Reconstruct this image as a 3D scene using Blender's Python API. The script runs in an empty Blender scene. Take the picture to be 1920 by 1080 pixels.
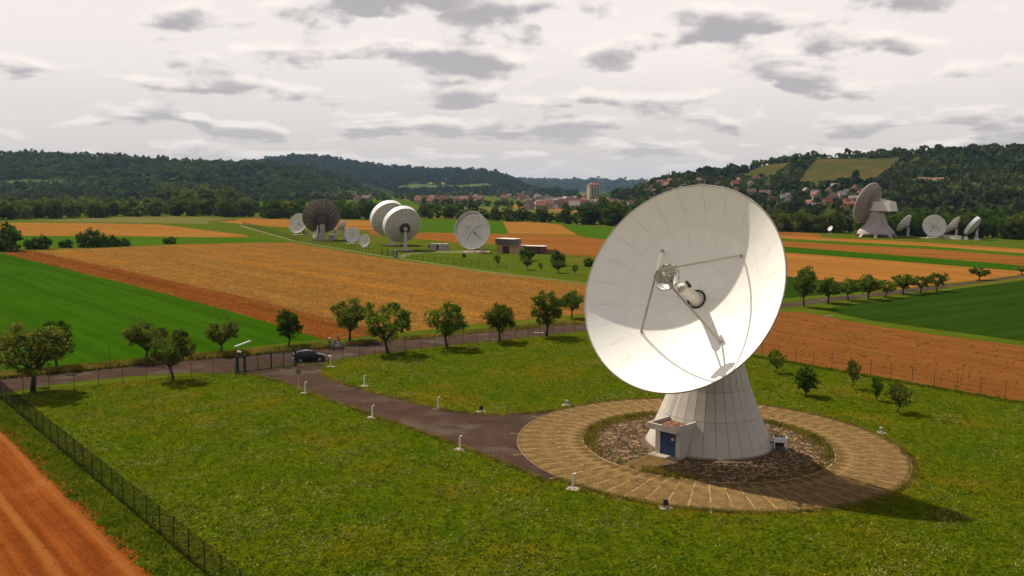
import bpy, math, random
import numpy as np
from mathutils import Matrix, Vector
random.seed(7)
rng = np.random.default_rng(7)
R_ = math.radians
sc = bpy.context.scene
col = sc.collection

# ------------------------------------------------------------------ camera
FPX, PITCH, ROLL, CAMH = 1666.4, 0.112346, 0.0084867, 23.3286      # solved from the paved circle and the fence posts
_f = np.array([0, math.cos(PITCH), -math.sin(PITCH)]); _u = np.array([0, math.sin(PITCH), math.cos(PITCH)]); _r = np.array([1., 0, 0])
CR = math.cos(ROLL)*_r + math.sin(ROLL)*_u
CU = -math.sin(ROLL)*_r + math.cos(ROLL)*_u
CF = _f
CO = np.array([0, 0, CAMH])
cd = bpy.data.cameras.new('camera'); cam = bpy.data.objects.new('camera', cd); col.objects.link(cam)
cd.sensor_width = 36; cd.lens = FPX*36/1920; cd.clip_start = 0.5; cd.clip_end = 40000
m = Matrix.Identity(4)
for i in range(3):
    m[i][0] = CR[i]; m[i][1] = CU[i]; m[i][2] = -CF[i]; m[i][3] = CO[i]
cam.matrix_world = m
sc.camera = cam

# ------------------------------------------------------------------ sky, sun, exposure
SUN_EL, SUN_AZ = R_(52), R_(137)            # azimuth counted from +x towards +y
sun_dir = Vector((math.cos(SUN_AZ)*math.cos(SUN_EL), math.sin(SUN_AZ)*math.cos(SUN_EL), math.sin(SUN_EL)))
w = bpy.data.worlds.new('World'); sc.world = w; w.use_nodes = True
nt = w.node_tree; N = nt.nodes; L = nt.links
N.clear()
def wn(t, **k):
    n = N.new(t)
    for a, b in k.items(): setattr(n, a, b)
    return n
def wmath(op, a, b=None, c=None, clamp=False):
    n = wn('ShaderNodeMath', operation=op, use_clamp=clamp)
    for i, x in enumerate((a, b, c)):
        if x is None: continue
        if isinstance(x, (int, float)): n.inputs[i].default_value = x
        else: L.new(x, n.inputs[i])
    return n.outputs[0]
def wmix(fac, a, b):
    n = wn('ShaderNodeMix', data_type='RGBA')
    for s, x in ((n.inputs[0], fac), (n.inputs[6], a), (n.inputs[7], b)):
        if isinstance(x, (int, float)): s.default_value = x
        elif isinstance(x, tuple): s.default_value = (*x, 1)
        else: L.new(x, s)
    return n.outputs[2]
def wstep(x, a, b):
    n = wn('ShaderNodeMapRange', interpolation_type='SMOOTHSTEP')
    L.new(x, n.inputs[0]); n.inputs[1].default_value = a; n.inputs[2].default_value = b
    return n.outputs[0]
sky = wn('ShaderNodeTexSky', sky_type='NISHITA'); sky.sun_disc = False
sky.sun_elevation = SUN_EL; sky.sun_rotation = math.atan2(sun_dir.x, sun_dir.y); sky.air_density = 1; sky.dust_density = 2.5
tc = wn('ShaderNodeTexCoord'); sx = wn('ShaderNodeSeparateXYZ'); L.new(tc.outputs['Generated'], sx.inputs[0])
zc = wmath('MAXIMUM', sx.outputs[2], 0.0)
zz = wmath('ADD', zc, 0.17)
def cloud_noise(k, scale, detail, rough, off):
    u = wmath('MULTIPLY', wmath('DIVIDE', sx.outputs[0], zz), k); v = wmath('MULTIPLY', wmath('DIVIDE', sx.outputs[1], zz), k)
    cb = wn('ShaderNodeCombineXYZ'); L.new(u, cb.inputs[0]); L.new(v, cb.inputs[1]); cb.inputs[2].default_value = off
    nz = wn('ShaderNodeTexNoise'); L.new(cb.outputs[0], nz.inputs['Vector']); nz.inputs['Scale'].default_value = scale
    nz.inputs['Detail'].default_value = detail; nz.inputs['Roughness'].default_value = rough; nz.inputs['Distortion'].default_value = 0.15
    return nz.outputs['Fac']
CS, COFF = 2.5, 5.2
n1 = cloud_noise(1.0, CS, 3, 0.45, COFF)
n2 = cloud_noise(0.965, CS, 3, 0.45, COFF)
n3 = cloud_noise(1.0, 0.35, 3, 0.5, 9.1)
n4 = wmath('MULTIPLY', wmath('SUBTRACT', cloud_noise(1.0, 0.75, 2, 0.5, 2.3), 0.5), 0.30)
puff = wn('ShaderNodeTexNoise'); pm_ = wn('ShaderNodeMapping'); pm_.inputs['Scale'].default_value = (1, 1, 1.7); L.new(tc.outputs['Generated'], pm_.inputs[0]); L.new(pm_.outputs[0], puff.inputs['Vector']); puff.inputs['Scale'].default_value = 22; puff.inputs['Detail'].default_value = 8; puff.inputs['Roughness'].default_value = .55
n5 = wmath('MULTIPLY', wmath('SUBTRACT', puff.outputs['Fac'], 0.5), 0.42)
n1 = wmath('ADD', wmath('ADD', n1, n4), n5); n2 = wmath('ADD', wmath('ADD', n2, n4), wmath('MULTIPLY', n5, 0.8))
hor = wstep(sx.outputs[2], -0.02, 0.17)
veil = wmix(wstep(n3, 0.35, 0.65), (10.8, 9.75, 9.1), (9.4, 8.6, 8.15))
veil = wmix(hor, (6.15, 5.75, 5.55), veil)
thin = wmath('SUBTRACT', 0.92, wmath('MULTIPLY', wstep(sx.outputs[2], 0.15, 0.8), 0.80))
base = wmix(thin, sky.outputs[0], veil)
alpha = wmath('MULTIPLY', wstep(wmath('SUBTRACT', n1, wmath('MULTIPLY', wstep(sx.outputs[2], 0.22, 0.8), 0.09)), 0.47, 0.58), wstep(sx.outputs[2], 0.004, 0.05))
gray = wstep(n2, 0.44, 0.64)
cl = wmix(gray, (10.3, 9.4, 8.8), (4.75, 4.5, 4.7))
cl = wmix(hor, wmix(0.5, cl, (6.15, 5.75, 5.55)), cl)
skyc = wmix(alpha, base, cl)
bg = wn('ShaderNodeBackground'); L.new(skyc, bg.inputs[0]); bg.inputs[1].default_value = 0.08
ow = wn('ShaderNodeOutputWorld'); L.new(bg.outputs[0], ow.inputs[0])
sl = bpy.data.lights.new('sun', 'SUN'); sl.energy = 5.0; sl.angle = R_(0.6); sl.color = (1.0, 0.93, 0.82)
so = bpy.data.objects.new('sun', sl); col.objects.link(so); so.location = (-60, 60, 120)
so.rotation_euler = (-sun_dir).to_track_quat('-Z', 'Y').to_euler()
vs = sc.view_settings; vs.view_transform = 'Standard'; vs.look = 'None'; vs.exposure = 0.32; vs.gamma = 1; vs.use_curve_mapping = False
sc.cycles.max_bounces = 6; sc.cycles.diffuse_bounces = 3; sc.cycles.transparent_max_bounces = 12
sc.cycles.volume_bounces = 0; sc.cycles.caustics_reflective = False; sc.cycles.caustics_refractive = False

# ------------------------------------------------------------------ helpers
def ray(px, py):
    d = CR*((px-960)/FPX) - CU*((py-540)/FPX) + CF
    return d
def g(px, py, z=0.0):                       # the ground point that this spot of the photograph shows
    d = ray(px, py); t = (z-CAMH)/d[2]
    return CO + t*d
def at(px, py, Y):                          # the point at depth Y
    d = ray(px, py); return CO + d*(Y/d[1])
def nrm(v): v = np.asarray(v, float); return v/np.linalg.norm(v)
def frame(n, up=(0, 0, 1)):
    n = nrm(n); e1 = np.cross(up, n)
    if np.linalg.norm(e1) < 1e-6: e1 = np.array([1., 0, 0])
    e1 = nrm(e1); e2 = np.cross(n, e1); return e1, e2, n
def mesh_np(name, V, F):                    # V (n,3), F (m,k) all of one size
    V = np.ascontiguousarray(V, np.float32); F = np.ascontiguousarray(F, np.int32); k = F.shape[1]
    me = bpy.data.meshes.new(name); me.vertices.add(len(V)); me.vertices.foreach_set('co', V.ravel())
    me.loops.add(F.size); me.loops.foreach_set('vertex_index', F.ravel())
    me.polygons.add(len(F)); me.polygons.foreach_set('loop_start', np.arange(0, F.size, k, dtype=np.int32))
    me.polygons.foreach_set('loop_total', np.full(len(F), k, np.int32)); me.update(calc_edges=True); me.validate()
    return me
def link(name, me, mat=None, parent=None, loc=(0, 0, 0), rot=None, scale=None):
    o = bpy.data.objects.new(name, me); col.objects.link(o)
    if me is not None and mat is not None and not me.materials: me.materials.append(mat)
    o.location = loc
    if rot is not None: o.rotation_euler = rot
    if scale is not None: o.scale = scale
    if parent is not None: o.parent = parent
    return o
def tag(o, label, cat, group=None):
    o['label'] = label; o['category'] = cat
    if group: o['group'] = group
    return o
def thing(name, label, cat, loc=(0, 0, 0), rz=0, group=None, scale=None):
    o = link(name, None, loc=tuple(loc), rot=(0, 0, rz), scale=scale); return tag(o, label, cat, group)
def struct(o): o['kind'] = 'structure'; return o
def stuff(o): o['kind'] = 'stuff'; return o
class MB:
    def __init__(s): s.v = []; s.f = []
    def add(s, V, F):
        b = len(s.v); s.v += [tuple(map(float, p)) for p in V]; s.f += [tuple(b+i for i in q) for q in F]; return s
    def box(s, c, size, ax=None):
        c = np.asarray(c, float); h = np.asarray(size, float)/2
        A = np.eye(3) if ax is None else np.array(ax)
        P = [c + A[0]*h[0]*x + A[1]*h[1]*y + A[2]*h[2]*z for z in (-1, 1) for y in (-1, 1) for x in (-1, 1)]
        return s.add(P, [(0, 2, 3, 1), (4, 5, 7, 6), (0, 1, 5, 4), (2, 6, 7, 3), (0, 4, 6, 2), (1, 3, 7, 5)])
    def hexa(s, lo, hi):                    # two matching rings of points
        n = len(lo); F = [tuple(range(n))[::-1], tuple(range(n, 2*n))]
        for i in range(n): j = (i+1) % n; F.append((i, j, n+j, n+i))
        return s.add(list(lo)+list(hi), F)
    def tube(s, a, b, r0, r1=None, n=8, cap=True):
        r1 = r0 if r1 is None else r1; a = np.asarray(a, float); b = np.asarray(b, float)
        e1, e2, _ = frame(b-a, (0, 0, 1) if abs(nrm(b-a)[2]) < .95 else (0, 1, 0))
        T = [2*math.pi*i/n for i in range(n)]
        P = [a+r0*(math.cos(t)*e1+math.sin(t)*e2) for t in T]+[b+r1*(math.cos(t)*e1+math.sin(t)*e2) for t in T]
        F = [(i, (i+1) % n, n+(i+1) % n, n+i) for i in range(n)]
        if cap: F += [tuple(range(n))[::-1], tuple(range(n, 2*n))]
        return s.add(P, F)
    def lathe(s, prof, o, n_axis, n=24, closed=False, up=(0, 0, 1)):
        e1, e2, ax = frame(n_axis, up); o = np.asarray(o, float); P = []; F = []; k = len(prof)
        for i in range(n):
            t = 2*math.pi*i/n; d = math.cos(t)*e1+math.sin(t)*e2
            for r, z in prof: P.append(o+d*r+ax*z)
        for i in range(n):
            j = (i+1) % n
            for q in range(k if closed else k-1):
                q2 = (q+1) % k
                F.append((i*k+q, j*k+q, j*k+q2, i*k+q2))
        return s.add(P, F)
    def torus(s, o, ax, R, r, n=32, m_=6, up=(0, 0, 1)):
        return s.lathe([(R+r*math.cos(2*math.pi*i/m_), r*math.sin(2*math.pi*i/m_)) for i in range(m_)], o, ax, n, True, up)
    def prism(s, poly, z0, z1):
        return s.hexa([(x, y, z0) for x, y in poly], [(x, y, z1) for x, y in poly])
    def mesh(s, name, o=(0, 0, 0), smooth=False):
        me = bpy.data.meshes.new(name); o = np.asarray(o, float)
        me.from_pydata([tuple(np.asarray(p)-o) for p in s.v], [], s.f); me.update()
        if smooth: me.polygons.foreach_set('use_smooth', [True]*len(me.polygons))
        return me
    def build(s, name, mat, parent=None, o=(0, 0, 0), smooth=False, loc=(0, 0, 0)):
        return link(name, s.mesh(name, o, smooth), mat, parent, loc)
def inpoly(x, y, P):
    x = np.asarray(x); y = np.asarray(y); ins = np.zeros(x.shape, bool); n = len(P); j = n-1
    for i in range(n):
        xi, yi = P[i][0], P[i][1]; xj, yj = P[j][0], P[j][1]
        c = ((yi > y) != (yj > y)) & (x < (xj-xi)*(y-yi)/((yj-yi) if yj != yi else 1e-9)+xi)
        ins ^= c; j = i
    return ins

# ------------------------------------------------------------------ materials
def new_mat(name):
    mt = bpy.data.materials.new(name); mt.use_nodes = True; t = mt.node_tree
    b = t.nodes['Principled BSDF']; return mt, t, b
class NT:
    def __init__(s, t): s.t = t; s.N = t.nodes; s.L = t.links
    def n(s, ty, **k):
        x = s.N.new(ty)
        for a, b in k.items(): setattr(x, a, b)
        return x
    def set(s, sock, x):
        if isinstance(x, (int, float)): sock.default_value = x
        elif isinstance(x, tuple): sock.default_value = (*x, 1) if len(x) == 3 and sock.type == 'RGBA' else x
        else: s.L.new(x, sock)
    def mix(s, fac, a, b, blend='MIX'):
        n = s.n('ShaderNodeMix', data_type='RGBA', blend_type=blend); s.set(n.inputs[0], fac); s.set(n.inputs[6], a); s.set(n.inputs[7], b); return n.outputs[2]
    def noise(s, vec, scale, detail=4, rough=.55):
        n = s.n('ShaderNodeTexNoise')
        if vec is not None: s.L.new(vec, n.inputs['Vector'])
        n.inputs['Scale'].default_value = scale; n.inputs['Detail'].default_value = detail; n.inputs['Roughness'].default_value = rough; return n.outputs['Fac']
    def step(s, x, a, b):
        n = s.n('ShaderNodeMapRange', interpolation_type='SMOOTHSTEP'); s.L.new(x, n.inputs[0]); n.inputs[1].default_value = a; n.inputs[2].default_value = b; return n.outputs[0]
    def coord(s, out='Object'): return s.n('ShaderNodeTexCoord').outputs[out]
    def map(s, vec, rz=0., scale=(1, 1, 1)):
        a = s.n('ShaderNodeMapping'); s.L.new(vec, a.inputs[0]); a.inputs['Rotation'].default_value = (0, 0, rz)
        b = s.n('ShaderNodeMapping'); s.L.new(a.outputs[0], b.inputs[0]); b.inputs['Scale'].default_value = scale; return b.outputs[0]
    def bump(s, h, strength, dist=.05):
        b = s.n('ShaderNodeBump'); s.L.new(h, b.inputs['Height']); b.inputs['Strength'].default_value = strength; b.inputs['Distance'].default_value = dist; return b.outputs[0]
def plain(name, c, rough=.6, metal=0., var=.12, scale=2., spec=.3, dirt=None):
    mt, t, b = new_mat(name); q = NT(t); v = q.coord()
    nz = q.noise(v, scale, 5); lo = tuple(max(0, x*(1-var)) for x in c); hi = tuple(min(1, x*(1+var)) for x in c)
    cc = q.mix(q.step(nz, .3, .7), lo, hi)
    if dirt:
        cc = q.mix(q.step(q.noise(q.map(v, 0, (1, 1, .25)), scale*1.7, 6, .65), .52, .78), cc, dirt)
    q.set(b.inputs['Base Color'], cc); b.inputs['Roughness'].default_value = rough; b.inputs['Metallic'].default_value = metal
    b.inputs['Specular IOR Level'].default_value = spec; return mt
def ground(name, c1, c2, ang=0., along=.02, across=.6, streak=.5, fine=2.5, patch=None, patch_scale=.03, patch_lo=.5, patch_hi=.65, fleck=None, bumps=.4, fleck_lo=.6, rows=None):
    mt, t, b = new_mat(name); q = NT(t); v = q.coord()
    s1 = q.noise(q.map(v, -ang, (along, across, 1)), 1., 4)
    s2 = q.noise(v, fine, 5, .65); s3 = q.noise(v, fine*.12, 4)
    fac = q.n('ShaderNodeMath', operation='ADD'); 
    a = q.n('ShaderNodeMath', operation='MULTIPLY'); q.L.new(s1, a.inputs[0]); a.inputs[1].default_value = streak
    bb = q.n('ShaderNodeMath', operation='MULTIPLY_ADD'); q.L.new(s2, bb.inputs[0]); bb.inputs[1].default_value = (1-streak)*.6; q.L.new(a.outputs[0], bb.inputs[2])
    cc = q.n('ShaderNodeMath', operation='MULTIPLY_ADD'); q.L.new(s3, cc.inputs[0]); cc.inputs[1].default_value = (1-streak)*.4; q.L.new(bb.outputs[0], cc.inputs[2])
    f = q.step(cc.outputs[0], .36, .64); colr = q.mix(f, c1, c2)
    if patch is not None: colr = q.mix(q.step(q.noise(v, patch_scale, 4), patch_lo, patch_hi), colr, patch)
    if fleck is not None: colr = q.mix(q.step(q.noise(v, fine*3.1, 3, .7), fleck_lo, fleck_lo+.1), colr, fleck)
    if rows is not None:
        wv = q.n('ShaderNodeTexWave', wave_type='BANDS', bands_direction='Y'); q.L.new(q.map(v, -ang, (1, 1, 1)), wv.inputs[0]); wv.inputs['Scale'].default_value = rows[0]; wv.inputs['Distortion'].default_value = .6
        wm = q.n('ShaderNodeMath', operation='MULTIPLY'); q.L.new(q.step(wv.outputs['Fac'], rows[3], 1.), wm.inputs[0]); wm.inputs[1].default_value = rows[2]
        colr = q.mix(wm.outputs[0], colr, rows[1])
    q.set(b.inputs['Base Color'], colr); b.inputs['Roughness'].default_value = 1.; b.inputs['Specular IOR Level'].default_value = 0.
    q.L.new(q.bump(cc.outputs[0], bumps, .25), b.inputs['Normal']); return mt
def leaf(name, c1, c2, scale=.5, trans=.3):
    mt, t, b = new_mat(name); q = NT(t); v = q.coord()
    oi = q.n('ShaderNodeObjectInfo')
    vor = q.n('ShaderNodeTexVoronoi'); q.L.new(v, vor.inputs['Vector']); vor.inputs['Scale'].default_value = scale*6
    f = q.n('ShaderNodeMath', operation='MULTIPLY_ADD'); q.L.new(vor.outputs['Color'], f.inputs[0]); f.inputs[1].default_value = .45; q.L.new(q.noise(v, scale, 3), f.inputs[2])
    cc = q.mix(q.step(f.outputs[0], .4, 1.), c1, c2)
    hv = q.n('ShaderNodeHueSaturation'); q.set(hv.inputs['Color'], cc)
    mr = q.n('ShaderNodeMapRange'); q.L.new(oi.outputs['Random'], mr.inputs[0]); mr.inputs[3].default_value = .75; mr.inputs[4].default_value = 1.25; q.L.new(mr.outputs[0], hv.inputs['Value'])
    q.N.remove(b); d = q.n('ShaderNodeBsdfDiffuse'); tr = q.n('ShaderNodeBsdfTranslucent'); mx = q.n('ShaderNodeMixShader'); mx.inputs[0].default_value = trans
    q.L.new(hv.outputs[0], d.inputs[0]); q.L.new(hv.outputs[0], tr.inputs[0]); q.L.new(d.outputs[0], mx.inputs[1]); q.L.new(tr.outputs[0], mx.inputs[2])
    q.L.new(mx.outputs[0], t.nodes['Material Output'].inputs[0]); return mt
def cells(name, cols, scale, rough=.9):
    mt, t, b = new_mat(name); q = NT(t); vor = q.n('ShaderNodeTexVoronoi'); q.L.new(q.coord(), vor.inputs['Vector']); vor.inputs['Scale'].default_value = scale
    rp = q.n('ShaderNodeValToRGB'); el = rp.color_ramp.elements; rp.color_ramp.interpolation = 'CONSTANT'
    sp = q.n('ShaderNodeSeparateColor'); q.L.new(vor.outputs['Color'], sp.inputs[0]); q.L.new(sp.outputs[0], rp.inputs[0])
    while len(el) < len(cols): el.new(.5)
    for i, c in enumerate(cols): el[i].position = i/len(cols); el[i].color = (*c, 1)
    q.L.new(rp.outputs[0], b.inputs['Base Color']); b.inputs['Roughness'].default_value = rough; b.inputs['Specular IOR Level'].default_value = .15; return mt
# ------------------------------------------------------------------ ground, fields, roads
PC = np.array([18.02, 80.0]); CC = np.array([18.39, 80.48]); R_OUT, R_IN, R_CONE = 17.45, 11.34, 5.8
def sheet(name, mat, level, px=None, world=None):
    P = [tuple(g(*p)[:2]) for p in px] if px is not None else world
    me = bpy.data.meshes.new(name); me.from_pydata([(p[0], p[1], level*.006) for p in P], [], [tuple(range(len(P)))]); me.update()
    if me.polygons[0].normal.z < 0: me.flip_normals()
    return struct(link(name, me, mat))
def wang(a, b):
    A = g(*a); B = g(*b); return math.atan2(B[1]-A[1], B[0]-A[0])
A_MAIN = wang((10, 477), (600, 636)); A_FAR = wang((0, 430), (470, 445)); A_R = wang((1500, 584), (1920, 648)); A_STRIP = wang((1540, 468), (1920, 498))
A_NEAR = wang((0, 785), (310, 1090))
M = {}
M['meadow'] = ground('meadow', (0.0385, 0.0589, 0.0036), (0.0682, 0.0836, 0.006), .3, .05, .3, .35, .9, patch=(0.0825, 0.0712, 0.008), patch_scale=.01)
M['wheat'] = ground('young_wheat', (0.0162, 0.0495, 0.0008), (0.027, 0.0693, 0.0014), A_MAIN, .015, .5, .45, .6, rows=(.022, (0.0126, 0.0363, 0.0008), .35, .9), bumps=.25)
M['wheat_dark'] = ground('dark_wheat', (0.0122, 0.028, 0.0021), (0.0198, 0.0403, 0.0034), wang((1560, 570), (1920, 535)), .012, .25, .6, .6, bumps=.25)
M['wheat_far'] = ground('far_wheat', (0.027, 0.0638, 0.0024), (0.045, 0.0863, 0.004), A_FAR, .01, .2, .5, .3, bumps=.2)
M['stubble'] = ground('stubble', (0.1018, 0.0365, 0.0049), (0.2279, 0.0974, 0.0146), A_MAIN, .02, .6, .30, .7, patch=(0.1843, 0.0592, 0.0085), patch_scale=.018, patch_lo=.5, patch_hi=.7, fleck=(0.3492, 0.1827, 0.0366), fleck_lo=.53, bumps=1., rows=(.03, (0.1164, 0.0365, 0.0061), .35, .85))
M['plough'] = ground('ploughed_red_soil', (0.0851, 0.0244, 0.004), (0.1418, 0.0435, 0.0075), A_MAIN, .02, .9, .4, 1.2, bumps=.9, rows=(.04, (0.0567, 0.0162, 0.0031), .45, .85))
M['near_soil'] = ground('near_red_soil', (0.104, 0.0236, 0.004), (0.1925, 0.0508, 0.009), A_NEAR, .03, 1.6, .5, 3., fleck=(0.2926, 0.1054, 0.03), fleck_lo=.6, bumps=1., rows=(.09, (0.2541, 0.0961, 0.0225), .45, .85), patch=(0.2156, 0.0682, 0.015), patch_scale=.12, patch_lo=.55, patch_hi=.75)
M['soil_right'] = ground('right_soil', (0.1067, 0.038, 0.0085), (0.162, 0.0621, 0.014), A_R, .012, .5, .45, 1.6, fleck=(0.2607, 0.1241, 0.035), fleck_lo=.62, patch=(0.1027, 0.0548, 0.01), patch_scale=.05, patch_lo=.56, patch_hi=.75, bumps=.7)
M['tan'] = ground('tan_field', (0.152, 0.0638, 0.0112), (0.2375, 0.1062, 0.0198), A_FAR, .006, .12, .6, .5, bumps=.5, fleck=(0.399, 0.204, 0.0496), fleck_lo=.6)
M['tan2'] = ground('tan_strip', (0.1702, 0.0689, 0.0132), (0.2438, 0.105, 0.0216), A_STRIP, .006, .15, .6, .5, bumps=.5)
M['brown'] = ground('brown_field', (0.132, 0.048, 0.0094), (0.1892, 0.0736, 0.0154), A_FAR, .006, .12, .6, .5, bumps=.5)
M['olive'] = ground('olive_field', (0.074, 0.0783, 0.0191), (0.1131, 0.1001, 0.0278), A_FAR, .006, .12, .6, .4, bumps=.3)
M['dry'] = ground('dry_verge', (0.1305, 0.0827, 0.0174), (0.087, 0.087, 0.0157), 0, .2, .2, .2, 1.6, bumps=.6)
sheet('ground', M['meadow'], -1, world=[(-6400, -250), (6400, -250), (6400, 9200), (-6400, 9200)])
# ploughed strip outside the near fence
a, b = g(0, 785)[:2], g(310, 1090)[:2]; dn = nrm(b-a); ln = np.array([dn[1], -dn[0]])
edge = []
for i in range(121):
    t = i/120; p = a-dn*14+(b-a+dn*50)*t; edge.append(tuple(p - ln*(.35*math.sin(i*1.7)+.3*math.sin(i*.63)+.22*random.random())*-1))
sheet('field', M['near_soil'], 1, world=edge+[tuple(b+dn*36+ln*60), tuple(a-dn*14+ln*60)])
sheet('field', M['wheat'], 1, px=[(-500, 470), (-100, 475), (10, 477), (240, 533), (430, 583), (520, 610), (606, 637), (560, 640), (440, 654), (240, 676), (100, 690), (0, 700), (-500, 760)])
sheet('field', M['stubble'], 1, px=[(10, 477), (7, 472), (160, 466.5), (315, 460), (480, 455), (545, 455), (700, 481), (900, 510), (1100, 534), (1240, 550), (1230, 566), (1098, 588), (1000, 597), (900, 607), (800, 618), (690, 630), (650, 635), (606, 637), (520, 610), (430, 583), (240, 533)])
sheet('field', M['plough'], 2, px=[(10, 477), (7, 472.5), (60, 470), (300, 522), (480, 562), (640, 604), (740, 622), (690, 630), (650, 635), (606, 637), (520, 610), (430, 583), (240, 533)])
sheet('field', M['tan'], 1, px=[(-400, 412), (0, 417.5), (160, 418), (400, 423), (412, 424), (470, 445), (40, 441.5), (-400, 436)])
sheet('field', M['wheat_far'], 1, px=[(-400, 437), (40, 442.5), (470, 446), (520, 450), (545, 454), (480, 453.5), (315, 457), (160, 462), (-400, 464)])
sheet('field', M['olive'], 1, px=[(25, 414), (160, 410), (240, 405), (330, 406), (450, 410), (440, 413), (392, 415), (390, 420), (160, 416.5)])
sheet('field', M['tan'], 1, px=[(400, 414), (470, 409.5), (560, 411), (692, 413.5), (740, 414), (740, 434), (692, 432), (560, 428), (452, 420)])
sheet('field', M['brown'], 1, px=[(678, 430.5), (787, 436), (953, 438.6), (1081, 442.5), (1120, 448), (1200, 456), (1190, 487), (1116, 481.5), (1049, 477), (927, 457.5), (852, 454), (694, 440)])
sheet('field', M['wheat_far'], 1, px=[(760, 411), (942, 414), (953, 438), (787, 435.5), (760, 434)])
sheet('field', M['tan'], 1, px=[(943, 415), (1000, 416), (1049, 421), (1085, 441.5), (953.5, 438)])
sheet('field', M['wheat_far'], 1, px=[(1050, 421.5), (1120, 425), (1240, 430), (1240, 456), (1120, 447), (1086, 442)])
sheet('field', M['wheat_far'], 1, px=[(740, 376.5), (880, 378), (960, 382), (950, 388), (850, 386.5), (740, 385)])
sheet('field', M['olive'], 1, px=[(850, 388), (960, 389), (1120, 393), (1110, 402), (960, 398), (860, 396)])
sheet('field', M['tan'], 2, px=[(960, 383.5), (1060, 390), (1115, 394), (1110, 400), (1050, 396), (960, 388.5)])
sheet('field', M['wheat_far'], 1, px=[(420, 373.5), (520, 375), (740, 378), (740, 384), (520, 380), (420, 377)])
sheet('field', M['wheat_dark'], 1, px=[(820, 478), (930, 488), (1010, 478), (1120, 483), (1160, 487), (1180, 520), (1100, 511), (980, 496), (850, 484)])
# right-hand strips
sheet('field', M['brown'], 1, px=[(1440, 431), (1540, 439), (1540, 445), (1440, 438)])
sheet('field', M['tan2'], 1, px=[(1440, 437), (1540, 445.5), (1738, 454.5), (1920, 467), (2400, 495), (2400, 505), (1920, 475), (1738, 461), (1540, 451), (1440, 446)])
sheet('field', M['wheat_far'], 2, px=[(1440, 445.5), (1540, 451.5), (1738, 462), (1920, 476), (2400, 506), (2400, 512), (1920, 480), (1738, 466.5), (1540, 456), (1440, 450)])
sheet('field', M['brown'], 1, px=[(1300, 444), (1440, 449), (1540, 456.5), (1738, 467), (1920, 481), (2400, 513), (2400, 535), (1920, 498), (1738, 482), (1540, 467.5), (1300, 450)])
sheet('field', M['wheat'], 2, px=[(1300, 450), (1470, 462.5), (1540, 468), (1738, 483), (1920, 498), (2400, 535), (2400, 548), (1908, 507.5), (1738, 494), (1540, 478), (1300, 459)])
sheet('field', M['tan2'], 1, px=[(1300, 459), (1470, 473.5), (1738, 494.5), (1908, 508), (2050, 518), (1920, 514), (1837, 525), (1772, 531), (1736, 536), (1645, 546), (1600, 534), (1558, 527), (1475, 518), (1300, 500)])
sheet('field', M['wheat_dark'], 2, px=[(1300, 505), (1400, 512), (1475, 518.5), (1558, 527), (1600, 535), (1640, 545), (1560, 552), (1500, 556), (1400, 568), (1300, 570)])
sheet('field', M['wheat_dark'], 1, px=[(1545, 580), (1600, 570), (1692, 558), (1800, 541), (1920, 525), (2500, 450), (2600, 720), (1920, 640), (1750, 617), (1640, 602), (1580, 590)])
sheet('field', M['soil_right'], 1, px=[(1300, 560), (1465, 585), (1500, 584.5), (1560, 596), (1640, 611), (1750, 627), (1920, 649), (2600, 740), (2600, 860), (1920, 757), (1640, 708), (1480, 677), (1420, 662), (1300, 632)])
sheet('field', M['dry'], 1, px=[(1775, 536), (1837, 527.5), (1920, 517), (2300, 480), (2300, 486), (1920, 521), (1830, 531)])
# the mown compound inside the fence
mt, t, b_ = new_mat('lawn'); q = NT(t); v = q.coord()
c0 = q.mix(q.step(q.noise(v, 1.1, 6, .7), .35, .65), (0.0312, 0.056, 0.001), (0.0706, 0.0914, 0.0019))
c0 = q.mix(q.step(q.noise(v, .07, 4, .6), .48, .72), c0, (0.109, 0.0793, 0.0032))
c0 = q.mix(q.step(q.noise(v, .16, 3, .6), .56, .7), c0, (0.027, 0.0671, 0.0012))
c0 = q.mix(q.step(q.noise(v, 3.6, 4, .75), .56, .66), c0, (0.1713, 0.1446, 0.0111))
c0 = q.mix(q.step(q.noise(v, 2.4, 4, .75), .60, .70), c0, (0.0187, 0.0355, 0.001))
ln_ = q.n('ShaderNodeVectorMath', operation='DISTANCE'); q.L.new(v, ln_.inputs[0]); ln_.inputs[1].default_value = (PC[0], PC[1], 0)
dd = q.n('ShaderNodeMath', operation='MULTIPLY_ADD'); q.L.new(q.noise(v, .8, 4), dd.inputs[0]); dd.inputs[1].default_value = 3.; q.L.new(ln_.outputs['Value'], dd.inputs[2])
edgef = q.step(dd.outputs[0], 20.4, 18.6)
c0 = q.mix(edgef, c0, (0.135, 0.0793, 0.0051))
q.set(b_.inputs['Base Color'], c0); b_.inputs['Roughness'].default_value = 1.; b_.inputs['Specular IOR Level'].default_value = 0.
q.L.new(q.bump(q.noise(v, 2.2, 6, .7), .9, .3), b_.inputs['Normal']); M['lawn'] = mt
FDIR = nrm(np.array([35.13, -41.01])); FPER = np.array([-FDIR[1], FDIR[0]])       # along the side fences; along the road
NW = np.array([-56.7, 96.0]); NE = np.array([14.3, 146.3])
SE = NE+FDIR*115; SW = NW+FDIR*100
sheet('lawn', M['lawn'], 2, world=[tuple(NW), tuple(SW), tuple(SE), tuple(NE)])
sheet('lawn', M['meadow'], 2, px=[(300, 421), (452, 421), (560, 430), (692, 434), (694, 440.5), (852, 454.5), (927, 458), (1049, 477.5), (1116, 482), (1300, 500), (1300, 552), (1240, 547), (1100, 530), (900, 507), (745, 483), (560, 452.5), (470, 442)])
mt, t, b_ = new_mat('asphalt'); q = NT(t); v = q.coord()
c0 = q.mix(q.step(q.noise(v, .35, 5, .6), .35, .7), (0.0363, 0.0202, 0.0133), (0.0569, 0.0319, 0.0209))
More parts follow.
